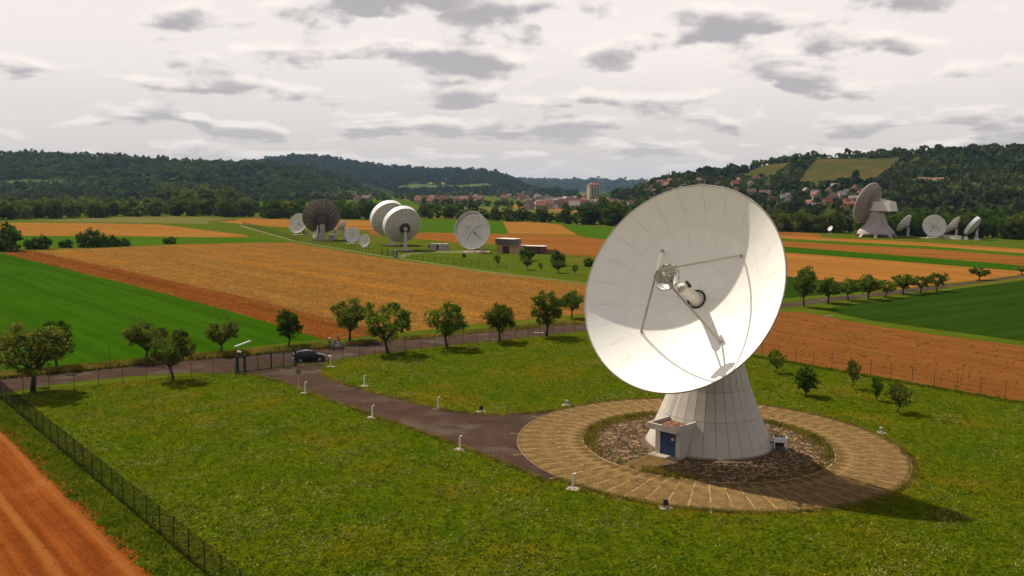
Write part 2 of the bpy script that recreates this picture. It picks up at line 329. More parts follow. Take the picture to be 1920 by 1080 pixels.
c0 = q.mix(q.step(q.noise(v, 14., 4, .7), .45, .8), c0, (0.0733, 0.0429, 0.0281))
c0 = q.mix(q.step(q.noise(v, .9, 6, .75), .60, .72), c0, (0.0293, 0.0169, 0.0113))
c0 = q.mix(q.step(q.noise(v, .16, 5, .7), .50, .66), c0, (.074, .054, .036))
c0 = q.mix(q.step(q.noise(q.map(v, .62, (.05, 1.1, 1)), 1., 4, .6), .56, .70), c0, (.030, .022, .016))
q.set(b_.inputs['Base Color'], c0); b_.inputs['Roughness'].default_value = 1.; b_.inputs['Specular IOR Level'].default_value = .03; q.L.new(q.bump(q.noise(v, 25, 4), .3, .02), b_.inputs['Normal']); M['asphalt'] = mt
sheet('road', M['asphalt'], 4, px=[(-300, 752), (0, 712), (75, 704), (160, 696), (250, 687), (350, 676), (440, 670), (545, 660), (615, 653.5), (680, 645), (770, 637), (882, 627), (1000, 615), (1098, 607), (1250, 594), (1470, 569.5), (1538, 559), (1647, 549), (1736, 538.5), (1837, 526.5), (1920, 516), (2400, 470),
      (2400, 474), (1920, 519.5), (1796, 535.5), (1754, 543), (1692, 550), (1558, 565), (1470, 577), (1250, 602), (1098, 620), (1024, 629), (955, 636), (882, 643), (805, 651), (755, 657), (695, 665), (642, 673), (612, 680), (602, 690), (425, 700), (350, 699), (250, 705), (175, 712), (70, 725), (0, 738), (-300, 785)])
drive = [(438, 694), (440, 700), (480, 704), (545, 722), (600, 745), (650, 762), (700, 780), (760, 800), (820, 821), (870, 840), (930, 863), (985, 885), (1030, 905), (1090, 880), (1100, 820), (1060, 768), (1030, 771.5), (985, 775), (940, 778), (905, 777), (850, 772), (805, 763), (755, 750), (700, 736), (645, 720), (607.5, 705), (600, 697), (604, 686)]
sheet('driveway', M['asphalt'], 5, px=drive)
M['concrete'] = plain('concrete', (.27, .215, .15), .95, var=.25, scale=3, spec=.05, dirt=(.15, .11, .065))
mb = MB(); kp = [(599, 695), (607.5, 705), (645, 720), (700, 736), (755, 750), (805, 763), (850, 772), (905, 777), (940, 778), (985, 775), (1030, 771.5)]
kw = [g(*p)[:2] for p in kp]; kerb = link('kerb', None); struct(kerb); kerb.location = (*kw[0], 0)
for i in range(len(kw)-1):                       # low kerb stones set flush with the lawn edge
    A, B = kw[i], kw[i+1]; Ls = np.linalg.norm(B-A); n_ = max(1, int(round(Ls/1.0)))
    for k in range(n_):
        if random.random() < .35: continue
        p = A+(B-A)*((k+.5)/n_); d = (B-A)/Ls; q_ = MB().box((0, 0, .03), (Ls/n_*.96, .10, .13), [(d[0], d[1], 0), (-d[1], d[0], 0), (0, 0, 1)])
        q_.build('kerb_stone', M['concrete'], kerb, loc=(p[0]-kw[0][0], p[1]-kw[0][1], 0))
# farm track along the far station fence
M['track'] = ground('farm_track', (0.1392, 0.1218, 0.0522), (0.087, 0.1044, 0.0261), A_MAIN, .05, .3, .3, .8)
sheet('track', M['track'], 4, px=[(452, 422), (560, 452.5), (700, 476), (745, 483), (900, 507), (1100, 530.5), (1240, 547), (1240, 549), (1100, 532.5), (900, 509.5), (745, 485), (700, 478.5), (560, 455), (448, 424)])
sheet('track', M['track'], 4, px=[(738, 483), (760, 475), (800, 470), (880, 470), (895, 474), (900, 477), (860, 475), (800, 474), (770, 478), (752, 485)])

# ------------------------------------------------------------------ hills
HILLS = {}
def hill(key, skyline, Yr, Yf, power, mat, lower=8., back=600, nx=140, ny=44, wob=3.):
    sk = sorted(skyline); xs = np.array([at(*p, Yr)[0] for p in sk]); zs = np.array([max(at(*p, Yr)[2]-lower, -2.) for p in sk])
    ph = rng.uniform(0, 6.28, 6)
    def H(x, y):
        x = np.asarray(x, float); y = np.asarray(y, float); t = np.clip((y-Yf)/(Yr-Yf), 0, 1)
        z = np.interp(x*(1.0+.0*t), xs, zs)*t**power
        wv = np.sin(x/63+ph[0])*np.sin(y/71+ph[1])+.6*np.sin(x/29+y/41+ph[2])+.8*np.sin(x/117-y/93+ph[3])
        z = z+wob*wv*t*(1-t)*2.2
        bk = np.clip((y-Yr)/back, 0, 1); return z*(1-.5*bk)
    X = np.linspace(xs[0], xs[-1], nx); Y = np.concatenate([np.linspace(Yf, Yr, ny), [Yr+back*.3, Yr+back]])
    gx, gy = np.meshgrid(X, Y); gz = H(gx, gy)-.4; V = np.stack([gx, gy, gz], -1).reshape(-1, 3)
    i = np.arange(nx-1); j = np.arange(len(Y)-1); I, J = np.meshgrid(i, j); a_ = (J*nx+I).ravel()
    F = np.stack([a_, a_+1, a_+nx+1, a_+nx], -1)
    o = struct(link('hill', mesh_np('hill', V, F), mat)); o.data.polygons.foreach_set('use_smooth', [True]*len(o.data.polygons))
    HILLS[key] = (H, xs[0], xs[-1], Yf, Yr); return H
M['hill'] = ground('hill_soil', (0.015, 0.026, 0.0072), (0.0275, 0.039, 0.0108), .4, .01, .02, .5, .03, bumps=.1)
M['hill_far'] = ground('far_hill_woods', (0.0132, 0.0273, 0.0112), (0.024, 0.0429, 0.016), .4, .006, .012, .4, .02, bumps=.1)
HL = hill('left', [(-700, 290), (-300, 283), (0, 281), (60, 283), (150, 284), (250, 290), (310, 297), (420, 299), (470, 301), (520, 303), (560, 307), (610, 317), (650, 333), (685, 352), (720, 362)], 2000, 1250, 1.15, M['hill'], lower=9)
H2 = hill('mid', [(200, 330), (330, 318), (440, 304), (500, 297), (560, 289), (600, 289.5), (640, 297), (660, 301), (720, 310), (800, 314), (880, 317), (930, 320.5), (960, 332), (985, 345), (1010, 355), (1040, 360)], 3800, 2500, 1.3, M['hill'], lower=12, wob=8)
H3 = hill('far', [(500, 335), (800, 337), (960, 337), (1000, 338), (1100, 339), (1200, 342), (1300, 343), (1500, 345)], 7000, 5200, .9, M['hill_far'], lower=10, wob=6)
HR = hill('right', [(1150, 362), (1190, 350), (1210, 339), (1240, 331), (1290, 322), (1350, 315), (1400, 308), (1455, 297), (1490, 290), (1540, 287), (1600, 286), (1660, 283), (1700, 279), (1800, 274), (1850, 271), (1920, 270), (2200, 263), (2700, 262)], 1300, 545, 1.6, M['hill'], lower=6.5)
def march(key, px, py):                          # where the sight line through a spot of the photo meets that hill
    H, x0, x1, Yf, Yr = HILLS[key]; px = np.asarray(px, float); py = np.asarray(py, float)
    D = CR*((px[..., None]-960)/FPX)-CU*((py[..., None]-540)/FPX)+CF; D = D/D[..., 1:2]
    ys = np.linspace(Yf-80, Yr+30, 600); out = np.full(px.shape+(3,), np.nan); done = np.zeros(px.shape, bool)
    for y in ys:
        P = CO+D*y; h = H(P[..., 0], np.full(px.shape, y)); hit = (P[..., 2] <= h) & ~done
        if hit.any(): out[hit, 0] = P[hit, 0]; out[hit, 1] = y; out[hit, 2] = h[hit]; done |= hit
    return out
PATCH = {'left': [], 'mid': [], 'right': [], 'far': []}
def drape(key, pxpoly, mat, lift=.9, step=3.):
    P = np.array(pxpoly, float); pts = march(key, P[:, 0], P[:, 1])
    if np.isnan(pts).any(): return
    H, *_ = HILLS[key]; poly = [(p[0], p[1]) for p in pts]; PATCH[key].append(poly)
    xs = [p[0] for p in poly]; ys = [p[1] for p in poly]; n1_, n2_ = 26, 26
    # fan of strips between the two long sides: bilinear on four corners
    c4 = np.array(poly[:4]); V = []; F = []
    for j in range(n2_+1):
        for i in range(n1_+1):
            s, t_ = i/n1_, j/n2_; p = (1-s)*(1-t_)*c4[0]+s*(1-t_)*c4[1]+s*t_*c4[2]+(1-s)*t_*c4[3]; V.append((p[0], p[1], float(H(p[0], p[1]))+lift))
    for j in range(n2_):
        for i in range(n1_): a_ = j*(n1_+1)+i; F.append((a_, a_+1, a_+n1_+2, a_+n1_+1))
    o = struct(link('field', mesh_np('field', np.array(V), np.array(F)), mat)); 
    if o.data.polygons[0].normal.z < 0: o.data.flip_normals()
M['vine'] = ground('vineyard', (0.0372, 0.0436, 0.0096), (0.062, 0.0541, 0.0144), 1.3, .02, .12, .6, .12, bumps=.3, patch=(0.0744, 0.0528, 0.0168), patch_scale=.012)
M['vine_g'] = ground('green_slope', (0.0488, 0.068, 0.021), (0.0715, 0.0918, 0.028), .3, .01, .05, .5, .05, bumps=.2)
M['rape'] = ground('rapeseed', (0.154, 0.14, 0.014), (0.196, 0.168, 0.021), .3, .01, .05, .5, .05, bumps=.2)
M['rock'] = ground('red_rock', (.12, .075, .05), (.20, .12, .075), 0, .02, .3, .5, .2, bumps=.8)
drape('right', [(1490, 342), (1632, 341), (1692, 297), (1533, 300)], M['vine'])
drape('right', [(1370, 333), (1440, 336), (1482, 306), (1434, 311)], M['vine'])
drape('right', [(1690, 308), (1715, 304), (1740, 295), (1712, 297)], M['vine'])
drape('right', [(1290, 331), (1316, 331), (1316, 325), (1292, 325)], M['vine'])
drape('right', [(1515, 353), (1540, 352), (1532, 338), (1518, 340)], M['vine'])
drape('right', [(1702, 347), (1765, 344), (1780, 334), (1715, 334)], M['rock'])
drape('mid', [(720, 360), (920, 358), (915, 345), (770, 346)], M['vine_g'], 2)
drape('mid', [(925, 356), (985, 357), (985, 349), (925, 345)], M['vine_g'], 2)
drape('mid', [(803, 346.5), (838, 346.5), (832, 343), (806, 343)], M['rape'], 3)
drape('left', [(-40, 347.5), (130, 346), (120, 340), (-40, 340)], M['vine_g'], 1)
# ------------------------------------------------------------------ trees and woods
M['bark'] = plain('bark', (.045, .032, .022), .95, var=.3, scale=3)
M['leaf'] = leaf('leaves', (0.039, 0.0726, 0.0063), (0.1365, 0.1848, 0.018), .5, .38)
M['leaf_dark'] = leaf('dark_leaves', (0.0208, 0.0475, 0.0045), (0.0715, 0.1188, 0.0117), .5, .35)
M['leaf_olive'] = leaf('olive_leaves', (0.0468, 0.066, 0.0081), (0.1495, 0.165, 0.0252), .5, .38)
M['leaf_far'] = leaf('far_leaves', (0.022, 0.042, 0.0072), (0.135, 0.1575, 0.0272), .06, .42)
M['leaf_hill'] = leaf('hill_leaves', (0.0055, 0.0112, 0.0042), (0.0555, 0.0747, 0.0195), .012, .2)
M['leaf_midhill'] = leaf('hazy_hill_leaves', (0.0084, 0.0195, 0.0055), (0.027, 0.0442, 0.0121), .012, .15)
M['blade'] = leaf('grass_blades', (0.0517, 0.0867, 0.0024), (0.1323, 0.1479, 0.008), .35, .45)
M['blade_dry'] = leaf('dry_grass', (0.0825, 0.08, 0.0084), (0.22, 0.17, 0.03), .35, .45)
def quads(C, S, nb=None, rg=rng, asp=.75, up=.25):
    """leaf quads of size S at centres C; nb an optional outward normal to lean on"""
    n = len(C); nn = rg.normal(size=(n, 3)); nn[:, 2] += up
    if nb is not None: nn = nn*.55+nb
    nn /= np.linalg.norm(nn, axis=1)[:, None]; a = np.cross(nn, rg.normal(size=(n, 3))); a /= np.linalg.norm(a, axis=1)[:, None]; b = np.cross(nn, a)
    S = np.asarray(S)[:, None]; a = a*S*.5; b = b*S*.5*asp
    V = np.stack([C-a-b*.35, C+a*.15-b, C+a+b*.2, C-a*.1+b], 1).reshape(-1, 3)
    return V, np.arange(4*n).reshape(n, 4)
def crown_mesh(name, rx, rz, cz, nclump, cr, nleaf, ls, seed, shape='round', hollow=.45, lim=()):
    rg = np.random.default_rng(seed); C = []
    while len(C) < nclump:
        p = rg.normal(size=3); p /= np.linalg.norm(p); r = hollow+(1-hollow)*rg.random()**.6
        if shape == 'round': p = p*r*np.array([rx, rx, rz])*(.82+.36*rg.random())
        elif shape == 'cone':
            h = rg.random()**1.2; p = np.array([p[0], p[1], 0])*(1-h)*rx*(.5+.6*rg.random()); p[2] = (h*2-1)*rz
        elif shape == 'vase':
            h = rg.random(); p = np.array([p[0], p[1], 0])*rx*(.45+.75*h)*(.3+.7*rg.random()); p[2] = (h*2-1)*rz+rg.normal()*.15
        C.append(p)
    C = np.array(C)+np.array([0, 0, cz]); 
    if len(lim): C = np.concatenate([C, np.array(lim)])
    L_ = []; Nn = []
    for c in C:
        k = int(nleaf*rg.uniform(.6, 1.4)); rr = cr*rg.uniform(.6, 1.35); d = rg.normal(size=(k, 3)); d /= np.linalg.norm(d, axis=1)[:, None]
        L_.append(c+d*rr*(rg.random((k, 1))**.45)*np.array([1, 1, .75])); Nn.append(d*.5)
    P = np.concatenate(L_); V, F = quads(P, ls*rg.uniform(.6, 1.4, len(P)), np.concatenate(Nn), rg)
    return mesh_np(name, V, F), C
def trunk_mesh(name, th, r, C, nlimb, seed, lean=.1):
    rg = np.random.default_rng(seed); mb = MB(); top = np.array([rg.normal()*lean, rg.normal()*lean, th])
    mb.tube((0, 0, -.1), (0, 0, .15), r*1.5, r*1.1, 8); mb.tube((0, 0, .15), top, r*1.1, r*.85, 8)
    sel = C[rg.choice(len(C), min(nlimb, len(C)), replace=False)]
    for c in sel:
        mid = top+(c-top)*.5+np.array([0, 0, .12*np.linalg.norm(c-top)*rg.uniform(-.4, .6)])
        mb.tube(top-np.array([0, 0, .06]), mid, r*.6, r*.34, 6); mb.tube(mid, top+(c-top)*.95, r*.34, r*.1, 5)
        for _ in range(2):
            o = c+rg.normal(size=3)*np.array([.5, .5, .3])*np.linalg.norm(c-top)*.35; mb.tube(mid, o, r*.22, r*.06, 4, False)
    return mb.mesh(name, smooth=True)
KIND = {}
def kind(key, mats, th, r, nl, **k):
    crown, C = crown_mesh('crown', **k); KIND[key] = (trunk_mesh('trunk', th, r, C, nl, k['seed']), crown, mats, k['cz']+k['rz'], 2*k['rx'])
kind('apple', 'leaf_olive', 1.35, .16, 10, rx=2.3, rz=1.75, cz=3.6, nclump=66, cr=.66, nleaf=52, ls=.27, seed=1, hollow=.35)
kind('apple2', 'leaf', 1.4, .17, 11, rx=2.5, rz=2.0, cz=3.7, nclump=80, cr=.7, nleaf=50, ls=.28, seed=2, hollow=.3)
kind('loose', 'leaf', 1.5, .16, 14, rx=2.6, rz=2.1, cz=3.8, nclump=64, cr=.68, nleaf=50, ls=.28, seed=3, hollow=.4)
kind('upright', 'leaf_dark', 1.3, .12, 12, rx=1.75, rz=2.0, cz=3.3, nclump=60, cr=.5, nleaf=46, ls=.26, seed=4, shape='cone')
kind('oval', 'leaf_dark', 1.2, .12, 12, rx=1.6, rz=2.0, cz=3.2, nclump=60, cr=.5, nleaf=46, ls=.26, seed=8, hollow=.3)
kind('dense', 'leaf_dark', 1.6, .2, 10, rx=2.7, rz=2.6, cz=4.5, nclump=80, cr=.7, nleaf=46, ls=.28, seed=5, hollow=.35)
kind('sapling', 'leaf_olive', .6, .06, 12, rx=1.15, rz=1.0, cz=1.85, nclump=50, cr=.3, nleaf=32, ls=.17, seed=6, hollow=.3)
kind('shrublet', 'leaf_dark', .4, .07, 14, rx=1.05, rz=1.25, cz=1.65, nclump=80, cr=.32, nleaf=44, ls=.17, seed=7, hollow=.3)
kind('wood1', 'leaf_far', 3., .3, 5, rx=4.6, rz=5.2, cz=5.4, nclump=44, cr=1.7, nleaf=26, ls=1.15, seed=11, hollow=.5)
kind('wood2', 'leaf_far', 2., .3, 5, rx=5.4, rz=4.4, cz=4.5, nclump=46, cr=1.8, nleaf=26, ls=1.2, seed=12, hollow=.55)
kind('wood3', 'leaf_far', 2.5, .3, 5, rx=3.6, rz=6.2, cz=6.3, nclump=42, cr=1.5, nleaf=26, ls=1.05, seed=13, hollow=.45)
kind('bush', 'leaf_dark', .5, .12, 6, rx=2.2, rz=1.7, cz=1.55, nclump=40, cr=.8, nleaf=30, ls=.5, seed=14, hollow=.45)
TREEMESH = {}
def tree(name, key, pos, h, wd, label, cat='tree', group=None, mat=None):
    tm, cm, mk, H0, W0 = KIND[key]; mk = mat or mk; cm2 = TREEMESH.get((key, mk))
    if cm2 is None:
        cm2 = cm if not cm.materials else cm.copy(); cm2.materials.clear(); cm2.materials.append(M[mk]); TREEMESH[(key, mk)] = cm2
    if not tm.materials: tm.materials.append(M['bark'])
    s = h/(H0*1.03); sw = wd/(W0*1.12)
    r = thing(name, label, cat, (pos[0], pos[1], pos[2] if len(pos) > 2 else 0), random.uniform(0, 6.28), group, (sw, sw, s))
    link('trunk', tm, None, r); link('crown', cm2, None, r); return r
RT = 'trees along the road'
for (px, py, k, h, wd, lab, mat) in [
    (62, 735, 'dense', 8.6, 9.4, 'largest dark olive tree standing inside the fence at the far left edge', 'leaf_olive'),
    (107, 690, 'dense', 6.6, 5.2, 'dark tree across the road, peeping out behind the largest tree at the far left', 'leaf_dark'),
    (275, 676, 'apple', 5.4, 5.6, 'olive fruit tree on the verge beside the green field, left of the leaning fruit tree', 'leaf_olive'),
    (325, 712, 'loose', 6.5, 5.6, 'leaning olive tree inside the fence, first one left of the gate', 'leaf_olive'),
    (416, 663, 'apple', 4.9, 4.9, 'small flat-topped fruit tree on the verge just behind the white lamp arm', 'leaf_olive'),
    (541, 650, 'oval', 5.6, 3.9, 'narrow upright dark tree on the verge directly behind the car', 'leaf_dark'),
    (656, 640, 'apple2', 6.6, 5.8, 'round-crowned tree behind the motorcycle at the corner of the stubble field', 'leaf_olive'),
    (727, 663, 'loose', 7.6, 7.6, 'wide fresh green tree inside the fence, first one right of the gate', 'leaf'),
    (838, 652, 'loose', 6.9, 6.6, 'spreading green tree inside the fence, second one right of the gate', 'leaf'),
    (937, 640, 'apple2', 5.9, 5.6, 'lighter olive tree inside the fence, third one right of the gate', 'leaf_olive'),
    (1025, 631, 'dense', 7.9, 6.4, 'tall dark tree inside the fence closest to the left rim of the big dish', 'leaf'),
    (1072, 596, 'apple2', 5.0, 4.6, 'small tree across the road just left of the big dish rim', 'leaf')]:
    tree('fruit_tree', k, g(px, py), h, wd, lab, 'tree', RT, mat)
for (px, py, k, h, wd, lab, mat) in [
    (1453, 699, 'sapling', 3.0, 2.8, 'young loose tree nearest the big dish by the right fence', 'leaf'),
    (1511, 742, 'shrublet', 3.5, 2.7, 'dense dark green bushy tree on the lawn right of the big dish', 'leaf_dark'),
    (1597, 728, 'sapling', 3.5, 2.0, 'thin straggly sapling standing against the right fence', 'leaf_olive'),
    (1643, 751, 'shrublet', 2.9, 1.4, 'slim small tree between the sapling and the wide twiggy tree', 'leaf'),
    (1682, 773, 'sapling', 3.2, 3.2, 'wide twiggy young tree, rightmost on the lawn', 'leaf_olive')]:
    tree('young_tree', k, g(px, py), h, wd, lab, 'tree', 'young trees on the lawn right of the dish', mat)
av = [(1507.5, 575.5, 495, 'oval', 'tall pointed tree at the start of the avenue beside the big dish', 6), (1552.6, 568, 520, 'apple2', 'broad tree second in the avenue right of the big dish', 6), (1591, 563, 520, 'loose', 'third tree of the avenue counted from the big dish', 5.5), (1628, 561, 514, 'apple2', 'fourth tree of the avenue counted from the big dish', 5.5),
      (1660, 557, 523, 'loose', 'fifth and lowest tree of the avenue counted from the big dish', 5), (1693, 551, 513, 'apple2', 'sixth tree of the avenue counted from the big dish', 5.6), (1726, 549, 515, 'loose', 'seventh tree of the avenue counted from the big dish', 5.6), (1756, 546, 509, 'loose', 'last tree in the close row of the avenue', 5.4),
      (1836, 525, 500, 'apple', 'lone small tree on the roadside bend beyond the avenue row', 5.4), (1915.5, 515, 497, 'apple', 'small roadside tree at the right picture edge', 5)]
for (px, py, top, k, lab, wd) in av:
    p = g(px, py); h = (py-top)/FPX*p[1]
    tree('avenue_tree', k, p, h, wd*(.8 if k == 'oval' else 1), lab, 'tree', 'avenue trees right of the dish', 'leaf')
for (px, py, top, k, wd, lab, mat) in [
    (988, 489, 465, 'bush', 5.8, 'round dark bush in front of the brown shed', 'leaf_dark'), (988, 506, 483, 'apple', 3.6, 'pale small tree in front of the round dark bush', 'leaf_olive'),
    (932, 499, 478, 'sapling', 2.6, 'thin bare sapling below the grey-roofed building', 'leaf_olive'), (1013, 507, 492, 'sapling', 2., 'tiny sapling between the two pale trees by the track', 'leaf_olive'),
    (1045, 498, 471, 'bush', 5.2, 'dark bush behind the pale tree nearest the big dish', 'leaf_dark'), (1047, 512, 488, 'apple', 4., 'pale tree by the track left of the big dish rim', 'leaf_olive'),
    (1078, 515, 495, 'sapling', 2., 'thin sapling just left of the big dish rim near the track', 'leaf_olive'), (1106, 500, 485, 'bush', 4., 'dark bush touching the left rim of the big dish', 'leaf_dark'),
    (870, 483, 475, 'bush', 1.3, 'tiny shrub on the grass below the strut-fed white dish', 'leaf_dark')]:
    p = g(px, py); tree('small_tree', k, p, (py-top)/FPX*p[1], wd, lab, 'tree' if k != 'bush' else 'bush', None, mat)
for (px, py, top, wd, lab) in [(10, 470, 423, 13, 'big dark bush at the left picture edge between the fields'), (-30, 470, 428, 12, 'dark bush cut by the left picture edge'), (62, 467, 447, 6, 'low bush right of the big dark edge bush'), (84, 467, 443, 5.5, 'upright bush, second in the hedge from the left edge'),
    (125, 464, 450, 5.5, 'low bush in the middle of the field hedge'), (165, 463, 432, 8, 'tallest bush of the field hedge'), (184, 463, 435, 6.5, 'bush leaning on the tallest hedge bush'), (208, 462, 443, 6.5, 'low bush right of the tallest hedge bush'),
    (232, 461, 447, 6, 'flat bush near the right end of the field hedge'), (318, 457, 445, 5.5, 'lone small bush on the green strip')]:
    p = g(px, py); tree('field_bush', 'bush', p, (py-top)/FPX*p[1], wd, lab, 'bush', 'bushes of the field hedge')
# tree belts across the valley
def belt(pts, label, group, hmin, hmax, dark=0.):
    for (px, py) in pts:
        p = g(px, py); k = random.choice(['wood1', 'wood2', 'wood2', 'wood3']); h = random.uniform(hmin, hmax)
        tree('belt_tree', k, p, h, h*random.uniform(.75, 1.15), label, 'tree', group, 'leaf_dark' if random.random() < dark else 'leaf_far')
def row(x0, x1, y0, y1, n, jy=1.5): return [(x0+(x1-x0)*(i+random.uniform(.1, .9))/n, y0+(y1-y0)*i/n+random.uniform(-jy, jy)) for i in range(n)]
belt(row(-12, 300, 411, 404, 22), 'rounded front tree of the left river wood', 'front trees of the left river wood', 8, 13)
belt(row(300, 480, 404, 407, 12), 'taller tree of the river wood behind the olive field', 'tall trees of the left river wood', 9, 14)
belt(row(-12, 480, 398, 397, 30, 2), 'second-row tree of the left river wood', 'second row trees of the left river wood', 8, 12)
belt(row(-12, 480, 389, 388, 26, 2.5), 'hazier back-row tree of the left river wood', 'back trees of the left river wood', 8, 12)
belt(row(305, 440, 392, 392, 7, 2), 'tall rounded tree rising above the left river wood', 'tallest trees of the left river wood', 17, 22)
belt(row(490, 720, 409, 411, 16), 'dark tree in the wood behind the brown-backed dish', 'trees behind the left dish group', 9, 14, .5)
belt(row(470, 720, 400, 401, 14, 2), 'tree in the back of the wood behind the left dish group', 'back trees behind the left dish group', 9, 13, .4)
belt(row(775, 950, 409, 413, 13, 1), 'dark hedge tree behind the strut-fed dish', 'hedge trees behind the strut-fed dish', 6, 11, .6)
belt(row(780, 900, 400, 402, 8, 2), 'dark tree behind the hedge beyond the green field', 'second hedge behind the strut-fed dish', 7, 10, .7)
belt(row(950, 1060, 415, 418, 10, 1), 'low hedge tree beyond the tan field', 'hedge trees beyond the tan field', 5, 10, .5)
belt(row(1060, 1240, 419, 427, 15, 1), 'dark tree of the thick hedge left of the big dish rim', 'thick hedge left of the big dish', 8, 14, .7)
belt(row(1090, 1200, 408, 412, 7, 1), 'tall dark tree behind the thick hedge left of the big dish', 'tall trees behind the thick hedge', 11, 16, .6)
belt(row(1440, 1600, 433, 437, 14, 1), 'hill-foot tree between big dish and lattice dish', 'trees at the foot of the right hill', 7, 12, .3)
belt(row(1450, 1600, 424, 426, 12, 2), 'slope tree between big dish and lattice dish', 'trees on the lower right slope', 7, 11, .3)
belt(row(1600, 1925, 439, 449, 24, .8), 'front dark tree behind the right dish group', 'trees behind the right dish group', 7, 12, .85)
belt(row(1640, 1925, 432, 440, 20, 1), 'second-row tree behind the right dish group', 'second row behind the right dish group', 8, 13, .85)
belt(row(430, 780, 376, 375, 30, 2.5), 'distant tree between the buildings below the left hills', 'distant trees around the left village', 9, 15, .2)
belt(row(780, 960, 384, 387, 16, 1.5), 'distant tree in the hedge before the red-roofed village', 'distant trees before the village', 7, 11, .4)
belt(row(930, 1130, 387, 393, 22, 1.5), 'distant tree on the near edge of the town', 'trees on the near edge of the town', 5, 8, .3)
belt(row(965, 1240, 383, 386, 16, 2), 'low tree in front of the town houses', 'low trees before the town houses', 5, 8, .4)
belt(row(960, 1230, 374, 377, 12, 3), 'tree standing among the town houses', 'trees among the town houses', 10, 15, .3)
belt(row(820, 1000, 370, 371, 14, 2), 'far tree behind the village roofs', 'far trees behind the village', 10, 16)
belt(row(-12, 430, 373, 373, 11, 2), 'far hedge tree at the foot of the left hill', 'far hedge trees below the left hill', 5, 8)
# woods on the hills: one mass
def lump_templates(nq, seed):
    out = []
    for s in range(5):
        rg = np.random.default_rng(seed+s); d = rg.normal(size=(nq, 3)); d /= np.linalg.norm(d, axis=1)[:, None]; d[:, 2] = np.abs(d[:, 2])*1.0-.15
        P = d*(.8+.4*rg.random((nq, 1)))*np.array([1, 1, 1.05]); V, F = quads(P, rg.uniform(.7, 1.25, nq), d*1.2, rg, .8, .2); out.append((V, F))
    return out
def wood(key, n, size, mat, nq, dens=None, yb=(0, 1)):
    H, x0, x1, Yf, Yr = HILLS[key]; tp = lump_templates(nq, 100)
    X = rng.uniform(x0, x1, n); Y = Yf+(Yr+(Yr-Yf)*.04-Yf)*(yb[0]+(yb[1]-yb[0])*rng.random(n))
    keep = np.ones(n, bool)
    vx = np.abs(X/Y) < .75; keep &= vx
    for poly in PATCH[key]:
        c_ = np.mean(np.array(poly), 0); keep &= ~inpoly(X, Y, [tuple(c_+(np.array(p)-c_)*1.08-np.array([0, 10.])*(1 if p[1] < c_[1] else 0)) for p in poly])
    if dens is not None: keep &= rng.random(n) < dens(X, Y)
    X, Y = X[keep], Y[keep]; Z = H(X, Y); Vs = []; Fs = []; b = 0
    for k in range(5):
        V, F = tp[k]; x, y, z = X[k::5], Y[k::5], Z[k::5]; n_ = len(x); S = size*rng.uniform(.5, 1.4, n_)*np.where(rng.random(n_) < .12, 1.35, 1.); A = rng.uniform(0, 6.28, n_); c, s_ = np.cos(A)[:, None], np.sin(A)[:, None]
        Vr = np.stack([V[None, :, 0]*c-V[None, :, 1]*s_, V[None, :, 0]*s_+V[None, :, 1]*c, V[None, :, 2]*rng.uniform(.8, 1.45, (n_, 1))+.55], -1)*S[:, None, None]+np.stack([x, y, z-.3], -1)[:, None]
        Vs.append(Vr.reshape(-1, 3)); Fs.append((F[None]+len(V)*np.arange(n_)[:, None, None]).reshape(-1, 4)+b); b += n_*len(V)
    o = stuff(link('forest', mesh_np('forest', np.concatenate(Vs), np.concatenate(Fs)), mat)); return o
def cl_noise(X, Y, s): return np.sin(X/s+1.3*np.sin(Y/s*.7))*np.sin(Y/s*1.1+1.7*np.sin(X/s*.6))
o = wood('left', 13000, 4.6, M['leaf_hill'], 15, lambda X, Y: np.where(cl_noise(X, Y, 60) > -.45, 1., .35)); tag(o, 'dark mixed woodland covering the left hill', 'forest')
o = wood('mid', 10000, 8., M['leaf_midhill'], 12); tag(o, 'bluish distant woodland on the middle hills', 'forest')
o = wood('far', 3500, 16., M['leaf_midhill'], 14); tag(o, 'farthest blue wooded ridge on the horizon', 'forest')
def rd(X, Y):
    t = (Y-545)/755; px = X/Y
    return np.where((px > .12) & (px < .40) & (t < .6), .50, 1.)*np.where(cl_noise(X, Y, 35) > -.6, 1., .4)
o = wood('right', 17000, 3.6, M['leaf_hill'], 16, rd); tag(o, 'dense woodland on the right hillside around the vineyards', 'forest')
# dark tree line on the crest of the right hill
H_, x0, x1, Yf, Yr = HILLS['right']
# ------------------------------------------------------------------ paved ring and gravel bed
M['paver'] = plain('paver', (0.1656, 0.1003, 0.036), .95, var=.35, scale=.9, spec=.03, dirt=(0.1035, 0.0614, 0.0223))
M['sand'] = plain('joint_sand', (0.3038, 0.2063, 0.0808), .95, var=.4, scale=2.5, spec=.03)
M['kerbring'] = plain('kerb_edge', (.16, .10, .05), .95, var=.3, scale=2)
M['joint'] = plain('dirt_joint', (.125, .085, .045), .95, var=.4, scale=2., spec=.03)
ring = MB()
def annulus(mb, r0, r1, z, n=180, h=None):
    h0 = z if h is None else h
    mb.lathe([(r0, h0), (r1, z)], (0, 0, 0), (0, 0, 1), n); return mb
pav = link('pavement', annulus(MB(), R_IN-.05, R_OUT, .045).mesh('pavement'), M['joint'], loc=(PC[0], PC[1], 0)); struct(pav)
NS = 66; ha = math.pi/NS; sect = MB(); rw, bl, gp = .17, .62, .034
nrow = int(R_OUT*math.tan(ha)/rw)+1
